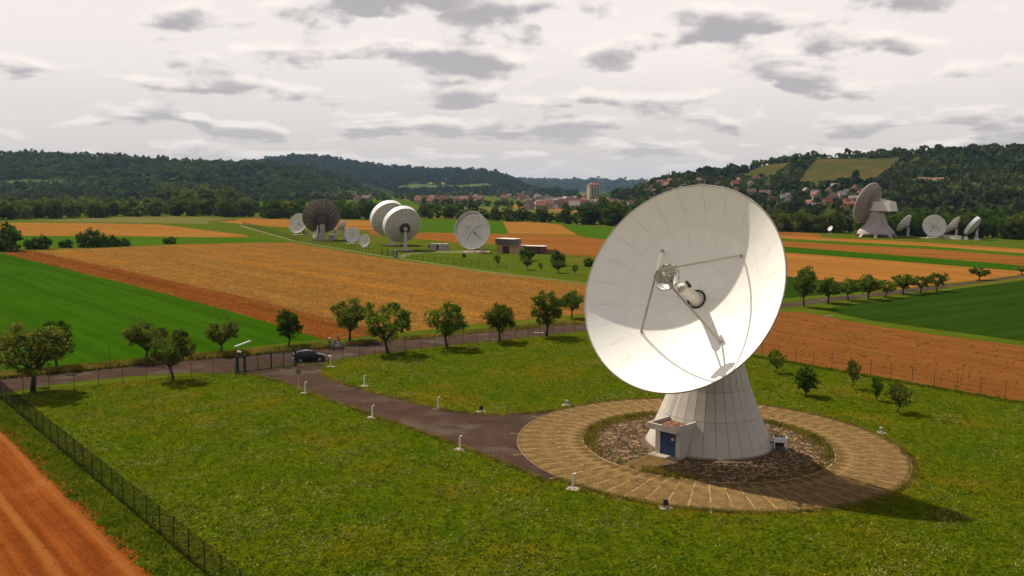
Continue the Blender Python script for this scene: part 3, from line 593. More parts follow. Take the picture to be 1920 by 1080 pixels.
for i in range(-nrow, nrow+1):
    y = (i)*rw; x = R_IN+.02+(bl*.5 if i % 2 else 0)
    if i % 2: x -= bl
    while x < R_OUT:
        xa, xb = max(x, R_IN), min(x+bl-gp, math.sqrt(max(0, R_OUT**2-y*y))-.12)
        if xb-xa > .08:
            dz = random.uniform(-.006, .006); poly = [(xa, y-(rw-gp)/2), (xb, y-(rw-gp)/2), (xb, y+(rw-gp)/2), (xa, y+(rw-gp)/2)]
            for sg in (-1, 1):                       # trim to the wedge of this sector
                out = []
                for i_ in range(len(poly)):
                    A_, B_ = poly[i_], poly[(i_+1) % len(poly)]; fa = A_[0]*math.sin(ha)-sg*A_[1]*math.cos(ha)-.05; fb = B_[0]*math.sin(ha)-sg*B_[1]*math.cos(ha)-.05
                    if fa >= 0: out.append(A_)
                    if fa*fb < 0: t_ = fa/(fa-fb); out.append((A_[0]+(B_[0]-A_[0])*t_, A_[1]+(B_[1]-A_[1])*t_))
                poly = out
                if len(poly) < 3: break
            if len(poly) > 2: sect.prism(poly, .035, .065+dz)
        x += bl
sm = [sect.mesh('paving_sector')]
strips = []
for v_ in range(4):                                  # pale filled joint between two sectors, broken into dashes
    sb_ = MB(); x = R_IN+random.uniform(.1, .8)
    while x < R_OUT-.5:
        l_ = random.choice([.18, .22, .3, .9, 1.4]); sb_.box((x+l_/2, random.uniform(-.012, .012), .052), (l_, random.uniform(.06, .11), .03)); x += l_+random.choice([.05, .08, .1, .12, .5])
    strips.append(sb_.mesh('joint_filling'))
for k in range(NS):
    link('paving_sector', sm[0], M['paver'], pav, rot=(0, 0, 2*math.pi*k/NS))
    link('joint_filling', strips[k % 4], M['sand'], pav, rot=(0, 0, 2*math.pi*(k+.5)/NS))
ek = MB().lathe([(R_OUT-.1, .03), (R_OUT-.1, .085), (R_OUT, .085), (R_OUT, 0)], (0, 0, 0), (0, 0, 1), 120); ek.build('kerb_edging', M['kerbring'], pav)
ek = MB().lathe([(R_IN-.1, .0), (R_IN-.1, .10), (R_IN+.0, .10), (R_IN+.0, .03)], (0, 0, 0), (0, 0, 1), 120); ek.build('kerb_edging', M['sand'], pav)
M['iron'] = plain('cast_iron', (.05, .032, .022), .7, .3, var=.3, scale=8)
dcv = MB().lathe([(0, .0), (.30, .0)], (0, 0, 0), (0, 0, 1), 24); dcv.lathe([(.3, .012), (.42, .012), (.42, -.02)], (0, 0, 0), (0, 0, 1), 24)
p = g(1202, 903); mh = dcv.build('manhole_cover', M['iron'], loc=(p[0], p[1], .078)); tag(mh, 'round rusty manhole cover set in the paved ring before the door', 'manhole cover')
MB().lathe([(0, .008), (.2, .008), (.26, .0)], (0, 0, 0), (0, 0, 1), 24).build('cover_disc', M['paver'], mh)
# gravel bed
M['gravel_base'] = plain('gravel_base', (0.08, 0.0525, 0.027), .95, var=.35, scale=2.5)
gb = struct(link('gravel_bed', MB().lathe([(R_CONE-.4, .06), (R_IN-.08, .05)], (0, 0, 0), (0, 0, 1), 120).mesh('gravel_bed'), M['gravel_base'], loc=(PC[0], PC[1], 0)))
M['stones'] = cells('stones', [(0.085, 0.046, 0.0225), (0.15, 0.0874, 0.0435), (0.23, 0.138, 0.0713), (0.11, 0.0598, 0.027), (0.3, 0.1932, 0.0975), (0.17, 0.092, 0.045), (0.38, 0.2576, 0.1425)], 4.)
ico = np.array([(0, 0, 1), (.9, 0, .4), (.28, .85, .4), (-.72, .53, .4), (-.72, -.53, .4), (.28, -.85, .4), (0, 0, -.6)]); icf = [(0, 1, 2), (0, 2, 3), (0, 3, 4), (0, 4, 5), (0, 5, 1), (6, 2, 1), (6, 3, 2), (6, 4, 3), (6, 5, 4), (6, 1, 5)]
def scatter_rocks(name, XY, s0, s1, z, mat, flat=.55):
    n = len(XY); S = rng.uniform(s0, s1, n); A = rng.uniform(0, 6.28, n); J = rng.uniform(.65, 1.3, (n, 7, 3))
    V = ico[None]*J*S[:, None, None]*np.array([1, .75, flat]); c, s = np.cos(A)[:, None], np.sin(A)[:, None]
    x = V[..., 0]*c-V[..., 1]*s; y = V[..., 0]*s+V[..., 1]*c
    V = np.stack([x+XY[:, 0:1], y+XY[:, 1:2], V[..., 2]+z], -1).reshape(-1, 3); F = (np.array(icf)[None]+7*np.arange(n)[:, None, None]).reshape(-1, 3)
    return stuff(link(name, mesh_np(name, V, F), mat))
DOOR = R_(225); DR = np.array([math.cos(DOOR), math.sin(DOOR)]); DT = np.array([-DR[1], DR[0]])     # porch axis
def polar(n, r0, r1):
    r = np.sqrt(rng.uniform(r0*r0, r1*r1, n)); a = rng.uniform(0, 2*math.pi, n); return np.stack([PC[0]+r*np.cos(a), PC[1]+r*np.sin(a)], -1)
XY = polar(21000, R_CONE+.2, R_IN-.2); rel = XY-CC; u = rel@DR; vv = rel@DT
XY = XY[~((u > 4) & (np.abs(vv) < 1.5))]
tag(scatter_rocks('gravel', XY, .05, .145, .07, M['stones']), 'coarse brown gravel around the foot of the big antenna', 'gravel')
def tufts(name, XY, h0, h1, mat, nb=3, wdt=.05, spread=.12, z=.012, lean=.5):
    n = len(XY); P = np.repeat(XY, nb, 0)+rng.normal(size=(n*nb, 2))*spread; hh = rng.uniform(h0, h1, n*nb); a = rng.uniform(0, 6.28, n*nb); d = np.stack([np.cos(a), np.sin(a)], -1)
    lx = rng.normal(size=(n*nb, 2))*lean*hh[:, None]; ww = wdt*rng.uniform(.6, 1.5, n*nb)[:, None]
    zz_ = np.full((n*nb, 1), z); A = np.concatenate([P-d*ww, zz_], 1); B = np.concatenate([P+d*ww, zz_], 1); T = np.concatenate([P+lx, zz_+hh[:, None]], 1)
    V = np.stack([A, B, T], 1).reshape(-1, 3); return stuff(link(name, mesh_np(name, V, np.arange(3*n*nb).reshape(-1, 3)), mat))
aa = np.concatenate([rng.normal(R_(140), .42, 700), rng.normal(R_(15), .45, 480), rng.normal(R_(240), .12, 160), rng.uniform(0, 6.28, 260)]); rr = R_IN-.15-np.abs(rng.normal(0, .6, len(aa)))
tag(tufts('weeds', np.stack([PC[0]+rr*np.cos(aa), PC[1]+rr*np.sin(aa)], -1), .15, .5, M['blade_dry'], 4, .05, .15, .05), 'dry weeds growing along the inner edge of the paved ring', 'weeds')
tag(tufts('weeds', polar(600, R_CONE+.5, R_IN-.5), .08, .25, M['blade'], 3, .05, .1, .05), 'sparse green weeds scattered through the gravel', 'weeds')
# short path from ring to door
def PW(u_, v_, z=0): return np.array([*(CC+DR*u_+DT*v_), z])
path = struct(link('path', MB().hexa([PW(7.45, -1.2, .05), PW(11.5, -1.15, .05), PW(11.5, 1.15, .05), PW(7.45, 1.2, .05)], [PW(7.45, -1.2, .075), PW(11.5, -1.15, .075), PW(11.5, 1.15, .075), PW(7.45, 1.2, .075)]).mesh('path', (*CC, 0)), M['sand'], loc=(*CC, 0)))
pl = MB().box((0, 0, .08), (.30, .165, .04)).mesh('paving_brick')
for i in range(12):
    for j in range(12):
        p = PW(7.66+i*.325, -1.06+j*.192)-np.array([*CC, 0]); 
        if np.linalg.norm(p[:2]+CC-PC) > R_IN-.25: continue
        link('paving_brick', pl, M['paver'], path, loc=p, rot=(0, 0, DOOR))

# ------------------------------------------------------------------ the big antenna
BIG = thing('dish_antenna', 'big white dish antenna on a conical panelled base in the foreground', 'antenna', (*CC, 0)); BO = (*CC, 0)
M['white'] = plain('white_dish_paint', (.80, .765, .68), .55, var=.03, scale=.6)
M['cladding'] = plain('cladding', (.415, .372, .312), .6, var=.07, scale=.8, dirt=(.33, .29, .235))
M['seam'] = plain('dark_seam', (.10, .085, .07), .8)
M['steel'] = plain('painted_steel', (.42, .38, .31), .55, .1, var=.12, scale=3)
M['struct'] = plain('back_structure', (.30, .25, .20), .7, .1, var=.2, scale=2)
M['black'] = plain('black_rubber', (.018, .017, .016), .8, var=.3)
M['sub'] = plain('subreflector_back', (.46, .43, .37), .5, .15, var=.15, scale=2)
# cone
TZ = [0.0, 3.0, 5.5, 9.2]
def rc(z): return R_CONE-.45*z+.009*z*z
core = MB().lathe([(rc(z)-.09, z) for z in (0, 3, 5.5, 9.2)]+[(0, 9.2)], BO, (0, 0, 1), 60).build('pedestal', M['seam'], BIG, BO, True)
NP = 30
for k in range(3):
    z0, z1 = TZ[k]+(.015 if k else .0), TZ[k+1]-.015; da = 2*math.pi/NP; P = []
    for z in (z0, z1):
        r = rc(z); gap = .016/r
        for a_, rr_ in ((-da/2+gap, r), (da/2-gap, r), (da/2-gap, r-.07), (-da/2+gap, r-.07)):
            P.append((rr_*math.cos(a_)/1, rr_*math.sin(a_), z))
    me = MB().hexa(P[:4], P[4:]).mesh('panel')
    for i in range(NP): link('panel', me, M['cladding'], core, rot=(0, 0, da*(i+.5)))
MB().lathe([(R_CONE+.02, .0), (R_CONE+.02, .16), (R_CONE-.05, .2)], BO, (0, 0, 1), 60).build('base_plinth', M['concrete'], BIG, BO)
# porch
def pbox(u0, u1, v0, v1, z0, z1, mb=None):
    mb = mb or MB(); return mb.hexa([PW(u0, v0, z0), PW(u1, v0, z0), PW(u1, v1, z0), PW(u0, v1, z0)], [PW(u0, v0, z1), PW(u1, v0, z1), PW(u1, v1, z1), PW(u0, v1, z1)])
wmb = MB(); pbox(3.9, 6.55, -1.32, -1.14, 0, 2.52, wmb); pbox(3.9, 6.55, 1.14, 1.32, 0, 2.52, wmb); pbox(6.35, 6.55, -1.14, -.82, 0, 2.52, wmb); pbox(6.35, 6.55, .82, 1.14, 0, 2.52, wmb); pbox(6.35, 6.55, -.82, .82, 2.2, 2.52, wmb)
wmb.build('porch_wall', M['cladding'], BIG, BO)
M['rust_roof'] = plain('leaf_litter_roof', (.14, .06, .028), .95, var=.5, scale=5, dirt=(.24, .13, .07))
rf = MB(); pbox(3.9, 7.42, -1.30, 1.30, 2.53, 2.72, rf); roof = rf.build('porch_roof', M['rust_roof'], BIG, BO)
par = MB(); pbox(7.42, 7.62, -1.5, 1.5, 2.5, 3.02, par); pbox(4.4, 7.418, -1.5, -1.302, 2.502, 3.018, par); pbox(4.4, 7.418, 1.302, 1.5, 2.502, 3.018, par); par.build('parapet', M['cladding'], roof, BO)
scr = MB()
for i in range(90):
    p = PW(random.uniform(4.8, 7.3), random.uniform(-1.2, 1.2), 2.73); s_ = random.uniform(.03, .09); scr.box(p, (s_*2, s_*1.3, .03), [(math.cos(i), math.sin(i), .1), (-math.sin(i), math.cos(i), 0), (0, 0, 1)])
stuff(scr.build('roof_litter', M['stones'], roof, BO))
M['blue'] = plain('blue_door_paint', (.018, .045, .105), .45, var=.1, scale=2)
for s in (-1, 1):
    d = MB(); pbox(6.40, 6.46, min(0, s*.80)+.008, max(0, s*.80)-.008, .12, 2.18, d); dd_ = d.build('door', M['blue'], BIG, BO); dd_['label'] = 'blue door leaf'
    h_ = MB(); pbox(6.46, 6.53, s*.09-.02, s*.09+.02, 1.08, 1.14, h_); pbox(6.50, 6.53, s*.09-.02 if s > 0 else -.22, .22 if s > 0 else -.07, 1.09, 1.13, h_); h_.build('handle', M['black'], dd_, BO)
    if s > 0:
        M['sign_w'] = plain('sign_white', (.70, .66, .62), .5); M['sign_r'] = plain('sign_red', (.45, .05, .04), .5)
        e = MB().lathe([(0, .0), (.17, .0), (.17, -.01)], PW(6.478, .45, 1.62), (*DR, 0), 24); e.build('warning_disc', M['sign_w'], dd_, BO)
        e = MB().lathe([(.125, .004), (.17, .004)], PW(6.480, .45, 1.62), (*DR, 0), 24); e.build('sign_ring', M['sign_r'], dd_, BO)
        e = MB(); e.lathe([(0, .0), (.035, .0)], PW(6.484, .45, 1.70), (*DR, 0), 12); e.add([PW(6.484, .45-.035, 1.66), PW(6.484, .45+.035, 1.66), PW(6.484, .45+.02, 1.52), PW(6.484, .45-.02, 1.52)], [(0, 1, 2, 3)]); e.build('sign_figure', M['black'], dd_, BO)
fr = MB(); pbox(6.36, 6.47, -.82, -.80, .12, 2.2, fr); pbox(6.36, 6.47, .80, .82, .12, 2.2, fr); pbox(6.36, 6.47, -.82, .82, 2.18, 2.2, fr); fr.build('door_frame', M['black'], BIG, BO)
st = MB(); pbox(6.2, 7.5, -1.45, 1.45, 0, .13, st); st.build('door_step', M['concrete'], BIG, BO)
st = MB(); pbox(6.6, 7.35, -.8, .95, .133, .15, st); st.build('door_mat', M['struct'], BIG, BO)
lp = MB(); pbox(6.55, 6.63, -1.06, -.94, 1.95, 2.15, lp); lp.build('wall_lamp', M['white'], BIG, BO)
# rungs up the left of the cone
lad = MB(); la = R_(203)
for i in range(22):
    z = .5+i*.3; r = rc(z)+.11; a_ = np.array([math.cos(la), math.sin(la), 0]); tt = np.array([-a_[1], a_[0], 0]); c_ = np.array([*CC, z])+a_*r
    lad.tube(c_-tt*.22, c_+tt*.22, .014, n=5)
for s in (-1, 1):
    for i in range(3):
        z0, z1 = (.3, 3.2, 6.)[i], (3.2, 6., 7.4)[i]; A_ = np.array([*CC, z0])+a_*(rc(z0)+.11)+tt*.22*s; B_ = np.array([*CC, z1])+a_*(rc(z1)+.11)+tt*.22*s; lad.tube(A_, B_, .018, n=5)
lad.build('ladder', M['steel'], BIG, BO)
# dish geometry
RIM = np.array([14.13, 75.09, 15.16]); DA, DE, RD, DD = -.70516, .41766, 9.3, 3.6
AX = np.array([math.sin(DA)*math.cos(DE), -math.cos(DA)*math.cos(DE), math.sin(DE)]); E1, E2, _ = frame(AX)
def dp(r, a_, off=0.): return RIM+E1*r*math.cos(a_)+E2*r*math.sin(a_)+AX*(-DD*(1-(r/RD)**2)+off)
def sp(s, x=0, y=0): return RIM+AX*s+E1*x+E2*y
shell = MB(); rs = np.linspace(.5, RD-.02, 16)
shell.lathe([(r, -DD*(1-(r/RD)**2)-.012) for r in rs]+[(r, -DD*(1-(r/RD)**2)-.11) for r in rs[::-1]], RIM, AX, 80, True)
refl = shell.build('reflector', plain('shell_grey', (.24, .215, .18), .8), BIG, BO, True)
rings = [(.62, 3.25, 12), (3.25, 6.35, 24), (6.35, 9.3, 24)]
def panel_mesh(r0, r1, n, nr=5, na=6):
    gr = .0045; V = []; F = []
    for lay in (0., -.010):
        for i in range(nr+1):
            r = r0+gr+(r1-r0-2*gr)*i/nr; da = math.pi/n-gr/r
            for j in range(na+1):
                a_ = -da+2*da*j/na; V.append((r*math.cos(a_), r*math.sin(a_), -DD*(1-(r/RD)**2)+lay))
    b = (nr+1)*(na+1)
    for i in range(nr):
        for j in range(na):
            a_ = i*(na+1)+j; F.append((a_, a_+na+1, a_+na+2, a_+1)); F.append((b+a_, b+a_+1, b+a_+na+2, b+a_+na+1))
    bd_ = len(V); bd = [j for j in range(na+1)]+[i*(na+1)+na for i in range(1, nr+1)]+[nr*(na+1)+j for j in range(na-1, -1, -1)]+[i*(na+1) for i in range(nr-1, 0, -1)]
    V += [V[i] for i in bd]+[V[b+i] for i in bd]; nb_ = len(bd)
    for k in range(nb_): p_, q_ = k, (k+1) % nb_; F.append((bd_+p_, bd_+q_, bd_+nb_+q_, bd_+nb_+p_))
    me = bpy.data.meshes.new('panel'); me.from_pydata(V, [], F); me.update(); me.polygons.foreach_set('use_smooth', [i < 2*nr*na for i in range(len(F))]); return me
MX = Matrix(((E1[0], E2[0], AX[0], RIM[0]-CC[0]), (E1[1], E2[1], AX[1], RIM[1]-CC[1]), (E1[2], E2[2], AX[2], RIM[2]), (0, 0, 0, 1)))
for (r0, r1, n) in rings:
    me = panel_mesh(r0, r1, n)
    for i in range(n):
        o = link('panel', me, M['white'], refl); o.matrix_local = MX @ Matrix.Rotation(2*math.pi*(i+.5)/n, 4, 'Z')
# rim and back structure
MB().torus(sp(-.05), AX, RD+.03, .075, 96, 6).build('rim', M['struct'], refl, BO, True)
for i in range(24):
    a_ = 2*math.pi*i/24; rb = MB(); t_ = -E1*math.sin(a_)+E2*math.cos(a_)
    tops = [(r, -DD*(1-(r/RD)**2)-.12) for r in (1.8, 4., 6.5, 9.15)]; bots = [(1.8, -DD-1.5), (4., -DD-.75), (6.5, -2.55), (9.15, -.32)]
    pt = lambda q_, w_: sp(q_[1])+(E1*math.cos(a_)+E2*math.sin(a_))*q_[0]+t_*w_
    for A_ in (tops, bots):
        for j in range(3): rb.tube(pt(A_[j], 0), pt(A_[j+1], 0), .05, n=5)
    for j in range(3): rb.tube(pt(tops[j], 0), pt(bots[j], 0), .035, n=4); rb.tube(pt(bots[j], 0), pt(tops[j+1], 0), .035, n=4)
    rb.tube(pt((9.15, -.2), 0), pt((9.42, -.02), 0), .06, n=5)
    rb.build('back_rib', M['struct'], BIG, BO)
for r, z in ((4., -DD-.75), (6.5, -2.55), (9.15, -.35)): MB().torus(sp(z), AX, r, .055, 72, 5).build('ring_beam', M['struct'], BIG, BO)
MB().lathe([(0, -DD-.13), (1.9, -DD-.13), (1.9, -DD-2.1), (1.5, -DD-2.6), (0, -DD-2.6)], RIM, AX, 32).build('hub', M['cladding'], BIG, BO)
# mount: turning head, yoke and jack
PIV = sp(-DD-2.9); az2 = nrm(np.array([AX[0], AX[1], 0])); sd = np.array([-az2[1], az2[0], 0])
MB().lathe([(2.3, 9.2), (2.5, 9.25), (2.5, 9.7), (1.7, 9.9), (1.7, 10.3), (0, 10.3)], BO, (0, 0, 1), 32).build('turntable', M['steel'], BIG, BO)
yk = MB()
for s in (-1, 1):
    b0 = np.array([*CC, 10.25])+sd*s*1.35; yk.hexa([b0-az2*1.2-sd*.12, b0+az2*1.2-sd*.12, b0+az2*1.2+sd*.12, b0-az2*1.2+sd*.12], [PIV+sd*s*1.35-az2*.4-sd*.12, PIV+sd*s*1.35+az2*.4-sd*.12, PIV+sd*s*1.35+az2*.4+sd*.12, PIV+sd*s*1.35-az2*.4+sd*.12])
yk.tube(PIV-sd*1.7, PIV+sd*1.7, .3, n=16); yk.tube(PIV, sp(-DD-2.5), .9, 1.2, n=16); yk.build('yoke', M['steel'], BIG, BO)
MB().tube(np.array([*CC, 10.0])-az2*1.8, sp(-DD-1.9, 0, 1.6), .14, n=10).build('jack_screw', M['steel'], BIG, BO)
# feed horn, subreflector, legs
feed = MB().lathe([(.70, -DD+.02), (.70, -DD+.06), (.50, -DD+.1), (.49, -2.2), (.48, -1.2), (.46, -.62), (.40, -.5), (.30, -.5), (.29, -.34), (0, -.34)], RIM, AX, 28).build('feed_horn', plain('feed_white', (.62, .58, .50), .5, var=.05), BIG, BO, True)
MB().torus(sp(-DD+.08), AX, .80, .075, 40, 8).build('feed_collar', M['black'], feed, BO, True)
MB().lathe([(.17, -.33), (.17, -.22), (.12, -.2), (0, -.2)], RIM, AX, 16).build('feed_window', M['steel'], feed, BO)
MB().tube(sp(-1.2, .42, .42), sp(-.3, .52, .5), .14, n=10).build('feed_box', M['black'], feed, BO)
sb = MB().lathe([(0, 1.55), (.4, 1.62), (.8, 1.82), (1.12, 2.1), (1.15, 2.16), (1.08, 2.16), (.8, 1.95), (.4, 1.76), (0, 1.7)], RIM, AX, 36).build('subreflector', M['sub'], BIG, BO, True)
MB().torus(sp(2.14), AX, 1.13, .05, 40, 6).build('subreflector_rim', M['steel'], sb, BO, True)
bt = MB(); APX = sp(3.75)
for i in range(12):
    a_ = 2*math.pi*i/12; A_ = sp(2.2, 1.16*math.cos(a_), 1.16*math.sin(a_)); bt.box(A_, (.22, .05, .05), [nrm(-E1*math.sin(a_)+E2*math.cos(a_)), nrm(E1*math.cos(a_)+E2*math.sin(a_)), AX])
bt.build('clamp_ring', M['black'], sb, BO)
for i in range(4):
    a_ = math.pi/4+i*math.pi/2; rb = MB(); rb.tube(sp(2.05, .85*math.cos(a_), .85*math.sin(a_)), sp(2.75, .12*math.cos(a_), .12*math.sin(a_)), .05, n=6); rb.tube(sp(2.1, 1.05*math.cos(a_), 1.05*math.sin(a_)), sp(3.1, .45*math.cos(a_), .45*math.sin(a_)), .035, n=6); rb.build('subreflector_brace', M['steel'], sb, BO)
MB().lathe([(.0, 2.85), (.22, 2.85), (.22, 2.1), (.32, 1.9)], RIM, AX, 16).build('subreflector_hub', M['steel'], sb, BO)
for i in range(4):
    a_ = math.pi/4+i*math.pi/2; foot = dp(5.5, a_, .0); lg = MB(); d_ = nrm(APX-foot); t_ = nrm(np.cross(d_, AX)); o_ = nrm(np.cross(t_, d_))
    top = APX+(E1*math.cos(a_)+E2*math.sin(a_))*.06
    for s in (-1, 1): lg.tube(foot+t_*s*.07, top+t_*s*.05, .042, n=6)
    lg.tube(foot+o_*.13, top+o_*.08, .035, n=6)
    for j in range(18):
        f0, f1 = j/18, (j+1)/18; A_ = foot+(top-foot)*f0; B_ = foot+(top-foot)*f1; lg.tube(A_+t_*.07*(1 if j % 2 else -1), B_+o_*.12, .016, n=4, cap=False)
    lg.box(foot, (.34, .34, .06), [t_, nrm(np.cross(AX, t_)), AX])
    lg.build('support_leg', M['steel'], BIG, BO)
MB().tube(sp(3.65), sp(4.0), .09, n=10).build('apex_joint', M['steel'], BIG, BO)
# cooling unit beside the cone
p = g(1462, 843); AC = thing('cooling_unit', 'white outdoor cooling unit with two fans right of the cone', 'cooling unit', (p[0], p[1], .06), R_(-12))
M['acw'] = plain('unit_white', (.62, .62, .58), .5, var=.06); M['slab'] = plain('dark_slab', (.10, .095, .085), .9, var=.2)
MB().box((0, 0, .04), (1.5, 1.25, .1)).build('base_slab', M['slab'], AC)
MB().box((0, 0, .90), (1.15, .95, .34)).build('casing', M['acw'], AC)
MB().box((0, 0, 1.085), (1.2, 1.0, .03)).build('top_plate', M['acw'], AC)
for sx_ in (-1, 1):
    f_ = MB().lathe([(.25, 1.10), (.25, 1.17), (.22, 1.17), (.22, 1.11), (0, 1.11)], (sx_*.27, .1, 0), (0, 0, 1), 20).build('fan', M['black'], AC)
    fb = MB()
    for k in range(5): a_ = k*2*math.pi/5; fb.box((sx_*.27+.11*math.cos(a_), .1+.11*math.sin(a_), 1.135), (.2, .07, .01), [(math.cos(a_), math.sin(a_), 0), (-math.sin(a_), math.cos(a_), .4), (0, 0, 1)])
    fb.build('fan_blades', M['steel'], f_)
    for sy_ in (-1, 1): MB().box((sx_*.52, sy_*.42, .41), (.06, .06, .66)).build('leg', M['acw'], AC)
MB().box((0, .15, .38), (.7, .4, .3)).build('pipe_box', M['black'], AC)
MB().tube((-.5, .1, .6), (-1.1, .35, .6), .05, n=8).tube((-.5, -.05, .5), (-1.1, .2, .5), .04, n=8).build('pipe', M['struct'], AC)
# ------------------------------------------------------------------ lamps, gate, fences, sign
M['lampw'] = plain('lamp_white', (.66, .62, .56), .5, var=.06)
def bollard_meshes():
    post = MB().box((0, 0, .56), (.13, .10, 1.0)); pm = post.mesh('post')
    hd = MB(); pr = [(-.065, 1.0), (-.065, 1.14), (-.03, 1.23), (.05, 1.29), (.20, 1.30), (.24, 1.27), (.10, 1.22), (.065, 1.12), (.065, 1.0)]
    hd.hexa([(x, -.075, z) for x, z in pr], [(x, .075, z) for x, z in pr]); hm = hd.mesh('lamp_head')
    fm = MB().box((0, 0, .06), (.26, .2, .06)).mesh('foot_plate'); bm = MB().box((0, 0, .015), (.95, .85, .07)).mesh('base_slab'); return pm, hm, fm, bm
pm, hm, fm, bm = bollard_meshes()
for (px, py, lab) in [(572, 737, 'white path lamp beside the round sign near the gate'), (698, 783, 'white path lamp on the near side of the driveway, second from the gate'), (862, 843, 'white path lamp on the near side of the driveway, third from the gate'),
                      (1074, 917, 'white path lamp at the front left edge of the paved ring'), (683, 724, 'white path lamp on the far side of the driveway nearest the gate'), (821, 766, 'white path lamp on the far side of the driveway, nearer the paved ring')]:
    p = g(px, py); r = thing('path_lamp', lab, 'lamp', p, R_(-20 if py > 700 and px > 600 else 10), 'path lamps along the driveway')
    link('post', pm, M['lampw'], r); link('lamp_head', hm, M['lampw'], r); link('foot_plate', fm, M['lampw'], r); link('base_slab', bm, M['concrete'], r)
fb_ = MB().box((0, 0, .38), (.34, .14, .42), [(1, 0, 0), (0, .94, -.34), (0, .34, .94)]).mesh('housing'); fbk = fb_.copy(); fg = MB().box((0, .075, .41), (.30, .012, .38), [(1, 0, 0), (0, .94, -.34), (0, .34, .94)]).mesh('glass')
fk = MB().box((-.2, 0, .22), (.02, .05, .34)).box((.2, 0, .22), (.02, .05, .34)).box((0, 0, .07), (.42, .07, .03)).mesh('bracket')
M['glass'] = plain('lamp_glass', (.25, .27, .28), .08, .0, var=.1, spec=.8)
for (px, py, rz, lab) in [(1062, 760, 160, 'floodlight on the lawn behind the paved ring, left of the cone'), (1248, 952, 5, 'dark floodlight on a slab at the front edge of the paved ring'), (1652, 812, 110, 'floodlight on the right rear edge of the paved ring'), (902, 772, 20, 'small dark floodlight on the lawn edge by the driveway')]:
    p = g(px, py); r = thing('floodlight', lab, 'floodlight', p, R_(rz), 'floodlights around the antenna')
    link('housing', fbk if rz < 90 else fb_, M['black'] if rz < 90 else M['steel'], r); link('glass', fg, M['glass'], r); link('bracket', fk, M['black'], r); link('base_slab', bm, M['concrete'], r)
M['green_metal'] = plain('dark_green_paint', (.012, .022, .014), .5, .1, var=.3, scale=2)
M['rusty'] = plain('weathered_post', (.045, .026, .018), .8, var=.3, scale=4)
M['wire'] = plain('fence_wire', (.008, .014, .008), .8, .0, var=.1, spec=.05)
FH = 2.2
pst = MB().tube((0, 0, -.05), (0, 0, FH), .034, n=8).lathe([(0, FH+.02), (.04, FH)], (0, 0, 0), (0, 0, 1), 8).mesh('post')
def fence(label, A, B, n, mat, dx, dz, rw_, rh, skip=()):
    A = np.asarray(A, float); B = np.asarray(B, float); r = thing('wire_fence', label, 'fence', (*A, 0)); d = B-A; Ln = np.linalg.norm(d); d = d/Ln
    pm_ = pst.copy(); pm_.materials.clear(); pm_.materials.append(mat)
    for i in range(n+1): link('post', pm_, None, r, loc=(*(d*Ln*i/n), 0))
    mb = MB(); nv = int(Ln/dx)
    def strip(P, Q, r_):                             # a thin square-section wire without end caps
        P = np.asarray(P, float); Q = np.asarray(Q, float); e1, e2, _ = frame(Q-P, (0, 0, 1) if abs(nrm(Q-P)[2]) < .9 else (0, 1, 0))
        mb.add([P+e1*r_, P-e1*r_*.5+e2*r_*.87, P-e1*r_*.5-e2*r_*.87, Q+e1*r_, Q-e1*r_*.5+e2*r_*.87, Q-e1*r_*.5-e2*r_*.87], [(0, 1, 4, 3), (1, 2, 5, 4), (2, 0, 3, 5)])
    if dx < 50:
        for i in range(nv): strip((*(d*dx*i), .05), (*(d*dx*i), FH-.05), rw_)
    z = .06
    while z < FH: strip((0, 0, z), (*(d*Ln), z), rh if z < FH-.1 else rh*1.5); z += dz
    strip((0, 0, FH-.04), (*(d*Ln), FH-.04), rh*1.8)
    mb.build('wire_mesh', M['wire'], r); return r
fence('dark green mesh fence running along the ploughed strip at the lower left', NW, NW+FDIR*79.5, 31, M['green_metal'], .06, .06, .0036, .0036)
RDIR = nrm(np.array([33.81, 25.14]))
GA, GB = np.array([-34.29, 109.09]), np.array([-28.01, 113.7])
fence('wire fence with thin posts along the road left of the gate', NW, GA-nrm(GB-GA)*.3, 10, M['rusty'], .2, .2, .003, .003)
F2 = g(643, 674)[:2]
fence('wire fence with thin posts along the road right of the gate', F2, NE, 19, M['rusty'], .2, .2, .003, .003)
fence('short wire fence between the gate end post and the bend', GB+np.array([.25, .15]), F2, 3, M['rusty'], .2, .2, .003, .003)
fence('wire fence with reddish posts along the bare field on the right', NE, NE+FDIR*82, 31, M['rusty'], .3, .2, .003, .004)
# gate
gd = nrm(GB-GA); gp_ = np.array([-gd[1], gd[0]]); LG = np.linalg.norm(GB-GA)
gt = thing('sliding_gate', 'dark barred sliding gate across the driveway entrance', 'gate', (*GA, 0), math.atan2(gd[1], gd[0]))
for x in (.12, 1.02, LG-.05): MB().box((x, 0, 1.12), (.26 if x < 1.1 else .24, .2, 2.25)).build('gate_post', M['green_metal'], gt)
MB().box((LG*.575, 0, 1.15), (.14, .14, 2.3)).build('gate_post', M['green_metal'], gt)
MB().box((LG/2, .0, .16), (LG, .08, .12)).build('bottom_rail', M['green_metal'], gt)
MB().box((LG/2, .0, 1.98), (LG, .06, .07)).build('top_rail', M['green_metal'], gt)
for x in (2.7, 6.1): MB().box((x, 0, 1.15), (.07, .07, 2.2)).build('stile', M['green_metal'], gt)
bar = MB().box((0, 0, 1.07), (.022, .022, 1.76)).mesh('bar')
for i in range(int(LG/.13)):
    link('bar', bar, M['green_metal'], gt, loc=(.2+i*.13, 0, 0))
